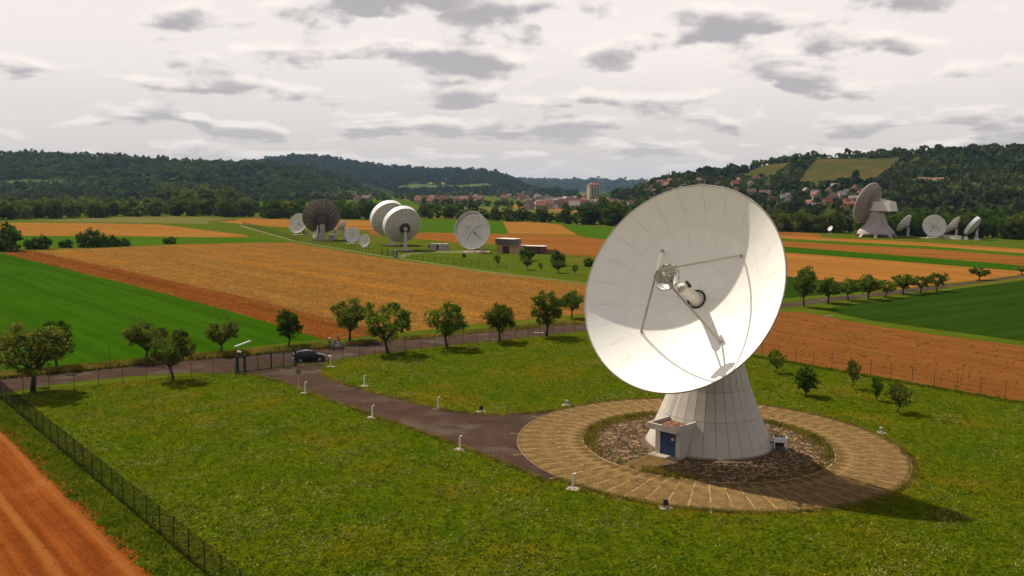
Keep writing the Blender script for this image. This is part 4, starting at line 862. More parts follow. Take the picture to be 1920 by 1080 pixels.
# lamp and camera pole
p = g(443, 709); lp = thing('lamp_pole', 'dark pole with a tilted white tube lamp and camera beside the gate', 'lamp', p)
MB().tube((0, 0, 0), (0, 0, 3.95), .055, .045, n=10).build('pole', M['green_metal'], lp)
MB().tube((.0, 0, 3.9), (1.75, .35, 4.55), .11, .10, n=10).build('tube_lamp', M['lampw'], lp)
MB().tube((-.1, 0, 3.85), (.2, .05, 3.98), .08, n=8).build('lamp_bracket', M['steel'], lp)
cm_ = MB().box((.42, .0, 3.28), (.5, .18, .18), [(.95, .1, -.25), (-.1, 1, 0), (.25, 0, .95)]).build('camera_housing', M['lampw'], lp); MB().tube((.05, 0, 3.15), (.3, 0, 3.3), .04, n=6).build('camera_arm', M['steel'], cm_)
# round sign seen from behind
p = g(560, 734); sg = thing('road_sign', 'round sign on a thin pole seen from its dark back', 'sign', p)
MB().tube((0, 0, 0), (0, 0, 2.55), .03, n=8).build('pole', M['steel'], sg); M['signback'] = plain('sign_back', (.13, .12, .11), .6, .3, var=.2)
MB().lathe([(0, .012), (.32, .012), (.32, -.012), (0, -.012)], (0, -.05, 2.3), (.25, -.97, 0), 28).build('disc', M['signback'], sg)
# intercom pole
p = g(620, 688); ic = thing('intercom_post', 'thin post with a small white box on a slab right of the car', 'post', p)
MB().tube((0, 0, 0), (0, 0, 1.5), .035, n=8).build('post', M['lampw'], ic); MB().box((-.12, 0, 1.45), (.42, .2, .14)).build('box', M['lampw'], ic); MB().box((0, 0, .02), (1.1, .6, .07)).build('base_slab', M['concrete'], ic)
p = g(207, 697); mp = thing('marker_post', 'thin tall bare pole standing on the verge at the edge of the green field', 'pole', p)
MB().tube((0, 0, 0), (0, 0, 3.6), .04, .03, n=8).build('pole', M['rusty'], mp); MB().box((0, 0, 3.62), (.1, .1, .06)).build('pole_cap', M['rusty'], mp)
for (px, py, s_, lab) in [(880, 654, 1.0, 'pale stone slab in the shade of the second tree right of the gate'), (1010, 625, 1.5, 'pale patch plate on the road by the tall dark tree'), (1555, 593.5, 1.4, 'pale slab at the corner of the dark green field')]:
    p = g(px, py); o = MB().box((0, 0, .06), (s_, s_*.5, .1)).box((0, 0, .13), (s_*.7, s_*.3, .04)).build('stone_slab', M['concrete'], loc=(p[0], p[1], .01)); tag(o, lab, 'slab')
# ------------------------------------------------------------------ car
M['carpaint'] = plain('black_car_paint', (.010, .011, .012), .18, .0, var=.1, spec=.6); M['carglass'] = plain('car_glass', (.012, .014, .016), .05, 0, var=.1, spec=.8)
M['rimmetal'] = plain('alloy', (.45, .44, .42), .35, .7, var=.1); M['taillight'] = plain('tail_light', (.25, .01, .01), .2); M['headlight'] = plain('head_light', (.55, .55, .53), .1); M['tyre'] = plain('tyre', (.015, .015, .015), .85)
wr, wf = g(563.8, 680)[:2], g(598.7, 677.3)[:2]; hd_ = nrm(wf-wr); lt = np.array([-hd_[1], hd_[0]]); cpos = (wr+wf)/2+lt*.76
car = thing('parked_car', 'black hatchback car standing behind the gate', 'car', (*cpos, .03), math.atan2(hd_[1], hd_[0]))
# stations: x, half width at sill, half width at belt, half width at top, z sill, z belt, z top
ST = [(-2.08, .62, .66, .60, .42, .72, .80), (-2.02, .74, .78, .66, .30, .80, 1.00), (-1.75, .82, .85, .62, .22, .92, 1.30), (-1.35, .84, .87, .60, .20, .95, 1.44), (-.6, .85, .88, .61, .19, .95, 1.49), (.0, .85, .88, .60, .19, .94, 1.47), (.45, .85, .88, .60, .19, .93, 1.36), (.85, .85, .88, .66, .19, .92, 1.08), (1.1, .85, .87, .74, .19, .90, .955), (1.6, .83, .85, .72, .20, .82, .86), (1.95, .78, .79, .66, .24, .68, .76), (2.10, .64, .66, .58, .32, .55, .62)]
V = []; F = []
for (x, a_, b_2, c_, z0, z1, z2) in ST:
    hf = [(0, z0), (a_*.9, z0), (a_, z0+.08), (b_2, (z0+z1)/2+.05), (b_2*.985, z1), (c_, z2-.05), (c_*.86, z2), (0, z2+.025)]
    V += [(x, y, z) for y, z in hf]+[(x, -y, z) for y, z in hf[-2:0:-1]]
k = 14
for i in range(len(ST)-1):
    for j in range(k): F.append((i*k+j, i*k+(j+1) % k, (i+1)*k+(j+1) % k, (i+1)*k+j))
F += [tuple(range(k))[::-1], tuple((len(ST)-1)*k+j for j in range(k))]
body = MB().add(V, F).build('body', M['carpaint'], car, smooth=False)
bv = body.modifiers.new('bevel', 'BEVEL'); bv.width = .03; bv.segments = 2; bv.angle_limit = R_(20)
def side(x, z):                                      # body half width at a spot of the greenhouse
    xs_ = [s[0] for s in ST]; b_2 = np.interp(x, xs_, [s[2]*.985 for s in ST]); c_ = np.interp(x, xs_, [s[3] for s in ST]); z1 = np.interp(x, xs_, [s[5] for s in ST]); z2 = np.interp(x, xs_, [s[6]-.05 for s in ST]); f_ = (z-z1)/(z2-z1); return b_2+(c_-b_2)*f_
for s in (-1, 1):
    for quad in ([(-1.5, .98), (-.62, .98), (-.62, 1.40), (-1.25, 1.37)], [(-.55, .98), (.38, .98), (.25, 1.36), (-.55, 1.41)], [(.43, .98), (.80, .97), (.62, 1.13), (.40, 1.26)]):
        w_ = MB(); P = [(x, s*(side(x, z)+.012), z) for x, z in quad]; w_.hexa(P, [(x, s*(side(x, z)-.02), z) for x, z in quad]); w_.build('window', M['carglass'], car)
    MB().box((.62, s*.95, .98), (.12, .18, .11)).build('mirror', M['carpaint'], car)
    MB().box((-2.0, s*.66, .86), (.14, .22, .24)).build('tail_light', M['taillight'], car); MB().box((1.99, s*.60, .66), (.2, .3, .12)).build('headlight', M['headlight'], car)
    for x in (-1.28, 1.28):
        w_ = MB().lathe([(.21, -.1), (.31, -.1), (.32, -.06), (.32, .06), (.31, .1), (.21, .1)], (x, s*.77, .32), (0, s, 0), 28, True).build('wheel', M['tyre'], car, smooth=True)
        rm = MB().lathe([(0, .06), (.06, .07), (.06, .05)], (x, s*.77, .32), (0, s, 0), 16); rm.lathe([(.17, .085), (.215, .09), (.215, -.05), (.0, -.05)], (x, s*.77, .32), (0, s, 0), 24)
        for q_ in range(5): a_ = q_*2*math.pi/5; rm.box((x+.11*math.cos(a_), s*(.77+.07), .32+.11*math.sin(a_)), (.2, .03, .06), [(math.cos(a_), 0, math.sin(a_)), (0, 1, 0), (-math.sin(a_), 0, math.cos(a_))])
        rm.build('rim', M['rimmetal'], w_)
MB().hexa([(.50, -.56, 1.36), (.50, .56, 1.36), (1.08, .70, .99), (1.08, -.70, .99)], [(.46, -.54, 1.33), (.46, .54, 1.33), (1.04, .68, .96), (1.04, -.68, .96)]).build('windscreen', M['carglass'], car)
MB().hexa([(-1.58, -.54, 1.41), (-1.58, .54, 1.41), (-1.96, .60, 1.08), (-1.96, -.60, 1.08)], [(-1.54, -.54, 1.38), (-1.54, .54, 1.38), (-1.90, .60, 1.05), (-1.90, -.60, 1.05)]).build('rear_window', M['carglass'], car)
MB().box((-2.085, 0, .52), (.03, .5, .12)).build('number_plate', M['lampw'], car); MB().box((2.09, 0, .42), (.04, .9, .14)).build('grille', M['black'], car)
# ------------------------------------------------------------------ motorcycle and two people
def motorcycle(loc, rz, label):
    b = thing('motorcycle', label, 'motorcycle', loc, rz, 'motorcycles by the road')
    for x in (-.70, .72):
        w_ = MB().torus((x, 0, .31), (0, 1, 0), .255, .06, 24, 8).build('wheel', M['tyre'], b, smooth=True)
        r_2 = MB().lathe([(0, .04), (.06, .04), (.06, -.04), (0, -.04)], (x, 0, .31), (0, 1, 0), 12); 
        for q_ in range(6): a_ = q_*math.pi/3; r_2.tube((x, 0, .31), (x+.2*math.cos(a_), 0, .31+.2*math.sin(a_)), .012, n=4)
        r_2.build('rim', M['rimmetal'], w_)
    MB().box((.0, 0, .46), (.5, .3, .36)).box((.05, 0, .66), (.2, .34, .16)).build('engine', M['steel'], b)
    tk = MB().lathe([(0, -.30), (.11, -.28), (.17, -.1), (.18, .1), (.12, .26), (0, .30)], (.2, 0, .86), (1, 0, .1), 14).build('tank', M['carpaint'], b, smooth=True)
    MB().hexa([(-.75, -.12, .78), (.0, -.14, .74), (.0, .14, .74), (-.75, .12, .78)], [(-.78, -.11, .88), (.0, -.12, .82), (.0, .12, .82), (-.78, .11, .88)]).build('seat', M['black'], b)
    fr_ = MB()
    for s in (-1, 1): fr_.tube((.72, s*.09, .31), (.48, s*.09, 1.0), .028, n=6); fr_.tube((-.7, s*.1, .31), (-.15, s*.1, .42), .03, n=6); fr_.tube((-.15, s*.1, .42), (-.6, s*.1, .78), .022, n=6)
    fr_.build('frame', M['steel'], b); MB().tube((.42, -.36, 1.08), (.46, 0, 1.02), .018, n=6).tube((.46, 0, 1.02), (.42, .36, 1.08), .018, n=6).build('handlebar', M['black'], b)
    MB().lathe([(0, .09), (.09, .07), (.1, 0), (.05, -.1)], (.62, 0, .92), (1, 0, 0), 14).build('headlight', M['headlight'], b); MB().tube((.2, -.2, .3), (-.75, -.24, .38), .05, .06, n=8).build('exhaust', M['rimmetal'], b)
    MB().box((-.85, 0, .6), (.3, .16, .04)).build('mudguard', M['carpaint'], b); return b
mp_ = g(634, 654); motorcycle((mp_[0], mp_[1], .03), math.atan2(RDIR[1], RDIR[0])+.1, 'dark motorcycle carrying the person in red at the roadside')
m2 = g(622, 652.5); motorcycle((m2[0]+.3, m2[1]+.5, .03), math.atan2(RDIR[1], RDIR[0])+.5, 'dark motorcycle beside the standing person at the roadside')
def person(label, loc, rz, J, ed, cloth, legs, helmet, hair_dark):
    nm = list(J); idx = {k_: i for i, k_ in enumerate(nm)}; me = bpy.data.meshes.new('body'); me.from_pydata([J[k_][0] for k_ in nm], [(idx[a_], idx[b_2]) for a_, b_2 in ed], []); me.update()
    ob = bpy.data.objects.new('tmp', me); col.objects.link(ob); sk = ob.modifiers.new('s', 'SKIN'); sk.use_smooth_shade = True; ss = ob.modifiers.new('u', 'SUBSURF'); ss.levels = 2; ss.render_levels = 2
    for i, k_ in enumerate(nm): me.skin_vertices[0].data[i].radius = J[k_][1]; me.skin_vertices[0].data[i].use_root = (k_ == 'pelvis')
    dg = bpy.context.evaluated_depsgraph_get(); dg.update(); m3 = bpy.data.meshes.new_from_object(ob.evaluated_get(dg)); bpy.data.objects.remove(ob)
    m3.materials.clear()
    for x in (cloth, legs, M['skin'], M['black']): m3.materials.append(x)
    zw = J['pelvis'][0][2]+.02; hx = [np.array(J[k_][0]) for k_ in nm if k_.startswith(('hand', 'f'))]
    tops = ('head', 'neck')
    for pl_ in m3.polygons:
        c_ = np.array(pl_.center); near = min(nm, key=lambda k_: np.linalg.norm(np.array(J[k_][0])-c_))
        pl_.material_index = 2 if near in ('head', 'crown') or near.startswith(('hand', 'f_')) else 3 if near.startswith(('foot', 'toe')) else 1 if near.startswith(('knee', 'ankle', 'hip')) else 0
    o = thing('person', label, 'person', loc, rz); bo = link('body', m3, None, o)
    hp = np.array(J['head'][0])
    MB().lathe([(0, .17), (.08, .155), (.125, .09), (.14, .0), (.13, -.08), (.10, -.13)], hp, (0, 0, 1), 20).build('helmet' if helmet else 'hair', helmet or hair_dark, o, smooth=True)
    if helmet: MB().hexa([hp+np.array(v_) for v_ in ((.10, -.09, -.02), (.145, 0, -.02), (.10, .09, -.02))], [hp+np.array(v_) for v_ in ((.105, -.09, .05), (.15, 0, .05), (.105, .09, .05))]).build('visor', M['carglass'], o)
    else:
        fc = MB(); 
        for s in (-1, 1): fc.box(hp+np.array([.105, s*.035, .0]), (.015, .025, .012))
        fc.box(hp+np.array([.115, 0, -.035]), (.03, .022, .04)); fc.build('face', M['skin'], o)
    return o
M['skin'] = plain('skin', (.42, .24, .16), .6); M['redj'] = plain('red_jacket', (.33, .02, .015), .7, var=.2); M['jeans'] = plain('white_trousers', (.55, .54, .52), .8); M['dark_cloth'] = plain('dark_cloth', (.012, .013, .016), .85, var=.3); M['hair'] = plain('dark_hair', (.02, .014, .01), .7)
def hand(J, ed, s, w_, d, nm):
    w_ = np.array(w_); d = nrm(d); sidev = nrm(np.cross(d, (0, 0, 1.)) if abs(d[2]) < .9 else np.array([1., 0, 0])); n_ = np.cross(d, sidev)
    J['hand'+nm] = (tuple(w_+d*.06), (.042, .022)); ed.append(('wrist'+nm, 'hand'+nm))
    for i, (o_, l_) in enumerate(((-.03, .075), (-.01, .085), (.01, .08), (.03, .062))):
        a_ = w_+d*.10+sidev*o_; J['f_%s%d' % (nm, i)] = (tuple(a_), (.009, .009)); J['f_%s%dt' % (nm, i)] = (tuple(a_+d*l_*.8-n_*.02), (.008, .008)); ed += [('hand'+nm, 'f_%s%d' % (nm, i)), ('f_%s%d' % (nm, i), 'f_%s%dt' % (nm, i))]
    J['f_%sT' % nm] = (tuple(w_+d*.06+sidev*.055), (.010, .010)); ed.append(('hand'+nm, 'f_%sT' % nm))
def stand():
    J = {'pelvis': ((0, 0, .95), (.15, .12)), 'chest': ((.01, 0, 1.28), (.18, .13)), 'neck': ((.02, 0, 1.50), (.06, .06)), 'head': ((.04, 0, 1.63), (.085, .10)), 'crown': ((.04, 0, 1.73), (.06, .06))}
    ed = [('pelvis', 'chest'), ('chest', 'neck'), ('neck', 'head'), ('head', 'crown')]
    for s, n_ in ((1, 'L'), (-1, 'R')):
        J.update({'sh'+n_: ((0, s*.20, 1.42), (.075, .075)), 'elbow'+n_: ((-.03, s*.29, 1.14), (.052, .052)), 'wrist'+n_: ((.06, s*.29, .90), (.034, .03)), 'hip'+n_: ((0, s*.10, .90), (.105, .10)), 'knee'+n_: ((.04*s, s*.12, .50), (.07, .07)), 'ankle'+n_: ((-.02*s, s*.13, .10), (.048, .048)), 'foot'+n_: ((.05, s*.14, .05), (.05, .045)), 'toe'+n_: ((.18, s*.15, .04), (.045, .035))})
        ed += [('chest', 'sh'+n_), ('sh'+n_, 'elbow'+n_), ('elbow'+n_, 'wrist'+n_), ('pelvis', 'hip'+n_), ('hip'+n_, 'knee'+n_), ('knee'+n_, 'ankle'+n_), ('ankle'+n_, 'foot'+n_), ('foot'+n_, 'toe'+n_)]
        hand(J, ed, s, J['wrist'+n_][0], (.15, 0, -1), n_)
    return J, ed
def sit():
    J = {'pelvis': ((-.25, 0, .95), (.15, .13)), 'chest': ((-.12, 0, 1.26), (.18, .13)), 'neck': ((-.05, 0, 1.46), (.06, .06)), 'head': ((0, 0, 1.58), (.085, .10)), 'crown': ((0, 0, 1.68), (.06, .06))}
    ed = [('pelvis', 'chest'), ('chest', 'neck'), ('neck', 'head'), ('head', 'crown')]
    for s, n_ in ((1, 'L'), (-1, 'R')):
        J.update({'sh'+n_: ((-.1, s*.20, 1.38), (.075, .075)), 'elbow'+n_: ((.10, s*.30, 1.18), (.052, .052)), 'wrist'+n_: ((.32, s*.29, 1.12), (.034, .03)), 'hip'+n_: ((-.2, s*.13, .92), (.11, .10)), 'knee'+n_: ((.16, s*.26, .74), (.075, .075)), 'ankle'+n_: ((.02, s*.30, .32), (.05, .05)), 'foot'+n_: ((.06, s*.31, .26), (.05, .045)), 'toe'+n_: ((.20, s*.31, .25), (.045, .035))})
        ed += [('chest', 'sh'+n_), ('sh'+n_, 'elbow'+n_), ('elbow'+n_, 'wrist'+n_), ('pelvis', 'hip'+n_), ('hip'+n_, 'knee'+n_), ('knee'+n_, 'ankle'+n_), ('ankle'+n_, 'foot'+n_), ('foot'+n_, 'toe'+n_)]
        hand(J, ed, s, J['wrist'+n_][0], (1, 0, -.3), n_)
    return J, ed
J, ed = sit(); person('person in a red jacket and white trousers sitting on the motorcycle', (mp_[0], mp_[1], .03), math.atan2(RDIR[1], RDIR[0])+.1, J, ed, M['redj'], M['jeans'], None, M['hair'])
ps = g(618, 656); J, ed = stand(); person('person in dark clothes with a white helmet standing left of the motorcycle', (ps[0], ps[1], .03), .3, J, ed, M['dark_cloth'], M['dark_cloth'], M['lampw'], None)
# ------------------------------------------------------------------ distant antennas
M['farwhite'] = plain('far_dish_white', (.56, .53, .47), .6, var=.06, scale=.3, dirt=(.46, .43, .37))
M['fargrey'] = plain('far_dish_grey', (.40, .385, .345), .6, var=.1, scale=.3, dirt=(.31, .29, .25))
M['brownback'] = plain('weathered_back', (.20, .165, .14), .8, var=.25, scale=.3)
M['brownrib'] = plain('weathered_rib', (.075, .06, .052), .8, var=.2)
M['pinkgrey'] = plain('pink_concrete', (.33, .275, .25), .85, var=.12, scale=.3, dirt=(.22, .18, .16))
M['darkmetal'] = plain('dark_mount', (.05, .047, .045), .7, .1, var=.2)
def antenna(label, px, py, Yd, R, az, el, dep=.38, style='front', mount='post', feed=True, group='distant dish antennas', pw=1.0):
    C = at(px, py, Yd); n = np.array([math.sin(R_(az))*math.cos(R_(el)), -math.cos(R_(az))*math.cos(R_(el)), math.sin(R_(el))]); e1, e2, _ = frame(n); D = dep*R
    piv = C-n*(D+.35*R*(.5 if style == 'shroud' else .7)); r = thing('dish_antenna', label, 'antenna', (piv[0], piv[1], 0), 0, group); O = (piv[0], piv[1], 0)
    par_ = lambda rr: -D*(1-(rr/R)**2); rs = np.linspace(0.01, R, 9); P = lambda rr, a_, s: C+e1*rr*math.cos(a_)+e2*rr*math.sin(a_)+n*s
    front = M['farwhite'] if style in ('front', 'shroud') else M['farwhite']
    MB().lathe([(x, par_(x)) for x in rs]+[(x, par_(x)-.03*R) for x in rs[::-1]], C, n, 40, True).build('reflector', M['brownback'] if style == 'brown' else M['pinkgrey'] if style == 'lattice' else front, r, O, True)
    MB().torus(C, n, R, .018*R, 40, 6).build('rim', M['farwhite'] if style != 'brown' else M['brownback'], r, O, True)
    if style in ('lattice', 'brown'):
        nr = 20 if style == 'brown' else 28; rm_ = M['brownrib'] if style == 'brown' else M['pinkgrey']
        for i in range(nr):
            a_ = 2*math.pi*i/nr; rb = MB(); t_ = -e1*math.sin(a_)+e2*math.cos(a_); prev = None
            q0, q1 = P(.22*R, a_, par_(.22*R)-.05*R), P(.98*R, a_, -.05*R); b0, b1 = P(.22*R, a_, -D-.20*R), P(.98*R, a_, -.07*R); m0, m1 = P(.6*R, a_, par_(.6*R)-.04*R), P(.6*R, a_, par_(.6*R)-.12*R); h_ = t_*.011*R
            rb.hexa([q0-h_, m0-h_, m1-h_, b0-h_], [q0+h_, m0+h_, m1+h_, b0+h_]); rb.hexa([m0-h_, q1-h_, b1-h_, m1-h_], [m0+h_, q1+h_, b1+h_, m1+h_]); rb.build('back_rib', rm_, r, O)
        for f_ in (.42, .62, .82, .98): MB().torus(P(0, 0, par_(f_*R)-.075*R*(1.3-f_*.6)), n, f_*R, .012*R, 40, 5).build('ring_beam', rm_, r, O)
        MB().lathe([(.26*R, -D-.02), (.26*R, -D-.24*R), (.12*R, -D-.3*R), (0, -D-.3*R)], C, n, 24).build('hub', M['brownrib'] if style == 'brown' else M['pinkgrey'], r, O)
    elif style == 'shroud':
        MB().lathe([(R*1.01, -.12*R), (R*1.01, .22*R), (R*.985, .22*R), (R*.985, -.12*R)], C, n, 48, True).build('shroud', plain('shroud_white', (.72, .69, .66), .5, var=.04), r, O)
        for i in range(22):
            a_ = 2*math.pi*i/22; da_ = math.pi/22-.012; sg_ = MB(); ra = np.linspace(.25*R, 1.0*R, 4)
            lo = [P(x, a_-da_, -.12*R-.34*R*(1-(x/R)**1.4)-.02) for x in ra]; hi = [P(x, a_+da_, -.12*R-.34*R*(1-(x/R)**1.4)-.02) for x in ra]
            for k_ in range(3): sg_.add([lo[k_], lo[k_+1], hi[k_+1], hi[k_], *[x+n*.06 for x in (lo[k_], lo[k_+1], hi[k_+1], hi[k_])]], [(0, 1, 2, 3), (4, 7, 6, 5), (0, 4, 5, 1), (1, 5, 6, 2), (2, 6, 7, 3), (3, 7, 4, 0)])
            sg_.build('back_panel', M['fargrey'], r, O)
        MB().lathe([(.30*R, -.40*R), (.27*R, -.52*R), (.17*R, -.52*R), (.17*R, -.47*R), (0, -.47*R)], C, n, 28).build('hub', M['darkmetal'], r, O)
        MB().tube(P(.0, 0, -.47*R), P(0, 0, -.6*R), .12*R, .08*R, n=12).build('hub_cap', M['fargrey'], r, O)
    else:
        for i in range(12):
            a_ = 2*math.pi*i/12; rb = MB(); rb.tube(P(.95*R, a_, -.07*R), P(.25*R, a_, -D-.16*R), .015*R, n=4); rb.build('back_rib', M['steel'], r, O)
        MB().lathe([(.27*R, -D-.0), (.24*R, -D-.2*R), (0, -D-.24*R)], C, n, 20).build('hub', M['fargrey'], r, O)
    if feed:
        ap = C+n*.28*R; MB().tube(C-n*D, C-n*D*.35, .075*R, .055*R, n=10).build('feed_horn', M['steel'], r, O)
        MB().lathe([(0, -.02*R), (.10*R, .02*R), (.10*R, .05*R), (0, .06*R)], ap-n*.06*R, n, 16).build('subreflector', M['steel'], r, O)
        for i in range(4):
            a_ = math.pi/4+i*math.pi/2+.1; MB().tube(P(.62*R, a_, par_(.62*R)), ap, .014*R if R > 4 else .011*R, n=5).build('support_leg', M['darkmetal'] if R > 5 else M['steel'], r, O)
    bz = np.array([piv[0], piv[1], 0.]); az2_ = nrm(np.array([n[0], n[1], 0])); sd_ = np.array([-az2_[1], az2_[0], 0])
    if mount == 'post':
        MB().tube(bz, bz+np.array([0, 0, piv[2]*.9]), .16*R*pw, .11*R*pw, n=14).build('pedestal', M['fargrey'], r, O)
        MB().tube(bz+np.array([0, 0, piv[2]*.85]), C-n*(D+.1*R), .10*R, .14*R, n=10).build('mount_arm', M['darkmetal'], r, O); MB().box(bz+np.array([0, 0, .1]), (.9*R, .9*R, .22)).build('base_slab', M['concrete'], r, O)
    elif mount == 'concrete':
        MB().hexa([bz+sd_*s*.15*R+az2_*q_*.13*R for s, q_ in ((-1, -1), (1, -1), (1, 1), (-1, 1))], [bz+np.array([0, 0, piv[2]-.1*R])+sd_*s*.12*R+az2_*q_*.11*R for s, q_ in ((-1, -1), (1, -1), (1, 1), (-1, 1))]).build('pedestal', M['pinkgrey'], r, O)
        MB().box(piv, (.36*R, .3*R, .3*R), [sd_, az2_, (0, 0, 1)]).tube(piv, C-n*(D+.2*R), .12*R, .2*R, n=12).build('mount_arm', M['darkmetal'], r, O)
        MB().tube(bz-az2_*.05*R+sd_*.28*R+np.array([0, 0, .5*R]), C-n*(D+.1*R)-e2*.3*R+sd_*.2*R, .035*R, n=6).build('jack_screw', M['farwhite'], r, O); MB().box(bz+np.array([0, 0, .12]), (1.1*R, .8*R, .3)).build('base_slab', M['concrete'], r, O)
    elif mount == 'tripod':
        lg_ = MB()
        for a_ in (0, 1.1, 2.2, 3.3, 4.4, 5.5): 
            f_ = bz+np.array([math.cos(a_)*.5*R, math.sin(a_)*.5*R, 0]); MB().tube(f_, piv-np.array([0, 0, .1*R]), .035*R, n=5).build('mount_leg', M['steel'] if R > 5 else M['darkmetal'], r, O)
        MB().torus(bz+np.array([0, 0, piv[2]*.45]), (0, 0, 1), .34*R, .03*R, 18, 5).build('brace_ring', M['darkmetal'], r, O); MB().box(piv, (.3*R, .3*R, .3*R)).tube(piv, C-n*(D+.1*R), .1*R, .16*R, n=10).build('mount_arm', M['darkmetal'], r, O)
        MB().box(bz+np.array([0, 0, .08]), (1.5*R, 1.3*R, .2)).build('base_slab', M['concrete'], r, O)
    elif mount == 'king':                                # flared concrete cone standing on legs, machine cabin behind the dish
        top = piv[2]-.2*R; hb = .14*R; rb_ = .80*R
        MB().lathe([(.84*R, hb), (.80*R, hb+.12*R), (.52*R, hb+.42*R), (.30*R, top-.05*R), (.26*R, top), (0, top)], bz, (0, 0, 1), 28).lathe([(.84*R, hb), (.2*R, hb)], bz, (0, 0, 1), 28).build('pedestal', M['pinkgrey'], r, O)
        for i in range(8):
            a_ = 2*math.pi*(i+.5)/8; d_ = np.array([math.cos(a_), math.sin(a_), 0]); t_ = np.array([-d_[1], d_[0], 0])
            MB().hexa([bz+d_*.98*R-t_*.06*R, bz+d_*.88*R-t_*.06*R, bz+d_*.88*R+t_*.06*R, bz+d_*.98*R+t_*.06*R], [bz+np.array([0, 0, hb+.03])+d_*.83*R-t_*.09*R, bz+np.array([0, 0, hb+.03])+d_*.70*R-t_*.09*R, bz+np.array([0, 0, hb+.03])+d_*.70*R+t_*.09*R, bz+np.array([0, 0, hb+.03])+d_*.83*R+t_*.09*R]).build('pedestal_leg', M['pinkgrey'], r, O)
        cb_ = np.array([piv[0], piv[1], piv[2]+.02*R]); nf = az2_
        cab = MB().hexa([cb_+sd_*s*.30*R+nf*q_*R+np.array([0, 0, -.2*R]) for s, q_ in ((-1, -.85), (1, -.85), (1, .2), (-1, .2))], [cb_+sd_*s*.28*R+nf*q_*R+np.array([0, 0, .24*R]) for s, q_ in ((-1, -.75), (1, -.75), (1, .2), (-1, .2))]).build('machine_cabin', M['farwhite'], r, O)
        MB().box(cb_-nf*.1*R-sd_*.30*R*SIDE+np.array([0, 0, .08*R]), (.35*R, .62*R, .5*R), [sd_, nrm(nf+np.array([0, 0, .2])), nrm(np.array([0, 0, 1])-nf*.2)]).build('side_cabin', M['farwhite'], r, O)
        MB().tube(cb_, C-n*(D+.1*R), .2*R, .26*R, n=14).build('mount_arm', M['pinkgrey'], r, O)
    return r
SIDE = 1
def Yof(px, py): return g(px, py)[1]
antenna('white dish half hidden behind the left side of the brown-backed dish', 558.5, 418.5, Yof(570, 441), 4.9, -22, 20, .3, mount='tripod')
antenna('large brown-backed dish seen from behind on a concrete post', 602.5, 406, Yof(610, 450), 8.0, -163, 24, .33, 'brown', 'concrete', False)
antenna('smallest white dish standing in front of the brown-backed dish', 591.8, 436.8, Yof(598, 450), 2.35, -52, 15, .25, feed=False, pw=1.3)
antenna('small grey dish on a tall thick pedestal right of the brown-backed dish', 641, 423, Yof(644, 449), 2.6, -115, 38, .3, feed=False, pw=2.2)
antenna('middle-sized grey dish facing the camera left of the shrouded dish', 660.5, 440.5, Yof(662, 458), 3.25, -5, 12, .22, mount='tripod')
antenna('small white dish nearest the track left of the shrouded dish', 683.5, 451, Yof(689, 465), 2.45, -28, 16, .25, mount='tripod')
antenna('shrouded white dish farther back, mostly hidden by its twin', 729, 410, Yof(735, 459), 7.4, -151, 24, .3, 'shroud', 'post', False, pw=.7)
antenna('shrouded white dish with a dark round hub seen from behind', 754, 421.5, Yof(763, 469), 7.0, -151, 24, .3, 'shroud', 'post', False, pw=.7)
antenna('dish with brown back rising behind the strut-fed white dish', 881, 426, Yof(888, 467), 6.4, -25, 22, .28, 'lattice', 'post', False)
antenna('white dish with four dark feed struts on a lattice mount beside the brown sheds', 887.5, 435, Yof(900, 474), 6.3, -20, 18, .26, mount='tripod')
antenna('huge lattice-backed dish with machine cabin on a flared concrete base at the right', 1626, 381, Yof(1646, 443), 10.9, -142, 18, .30, 'lattice', 'king', False)
antenna('tilted grey dish just right of the lattice-backed dish', 1695, 418.5, Yof(1700, 443), 5.2, -136, 32, .28, 'front', 'post')
antenna('round white dish facing the camera in the right group', 1752.5, 424, Yof(1755, 447), 5.6, -8, 14, .25, 'front', 'tripod')
antenna('tilted dish half hidden behind the round white dish of the right group', 1786, 421.5, Yof(1792, 446), 5.0, -136, 34, .25, 'front', 'post')
antenna('rightmost tilted dish with a bright shroud edge', 1824, 424, Yof(1830, 449), 5.0, -132, 33, .3, 'shroud', 'post', False)
antenna('lone small dish at the tree line left of the lattice-backed dish', 1556.5, 428, Yof(1557, 439), 1.5, -60, 30, .25, feed=False)
for (px, py, b_, r_, lab) in [(1798, 446, 450, 1.0, 'left one of two tiny dishes between the big tilted dishes'), (1811, 446.5, 450.5, .95, 'right one of two tiny dishes between the big tilted dishes'), (1829, 448.5, 452, .55, 'left one of two tiny dishes under the rightmost dish'), (1834.5, 448.5, 452, .5, 'right one of two tiny dishes under the rightmost dish')]:
    antenna(lab, px, py, Yof(px, b_), r_, -10, 12, .22, feed=False, group='tiny dishes of the right group')
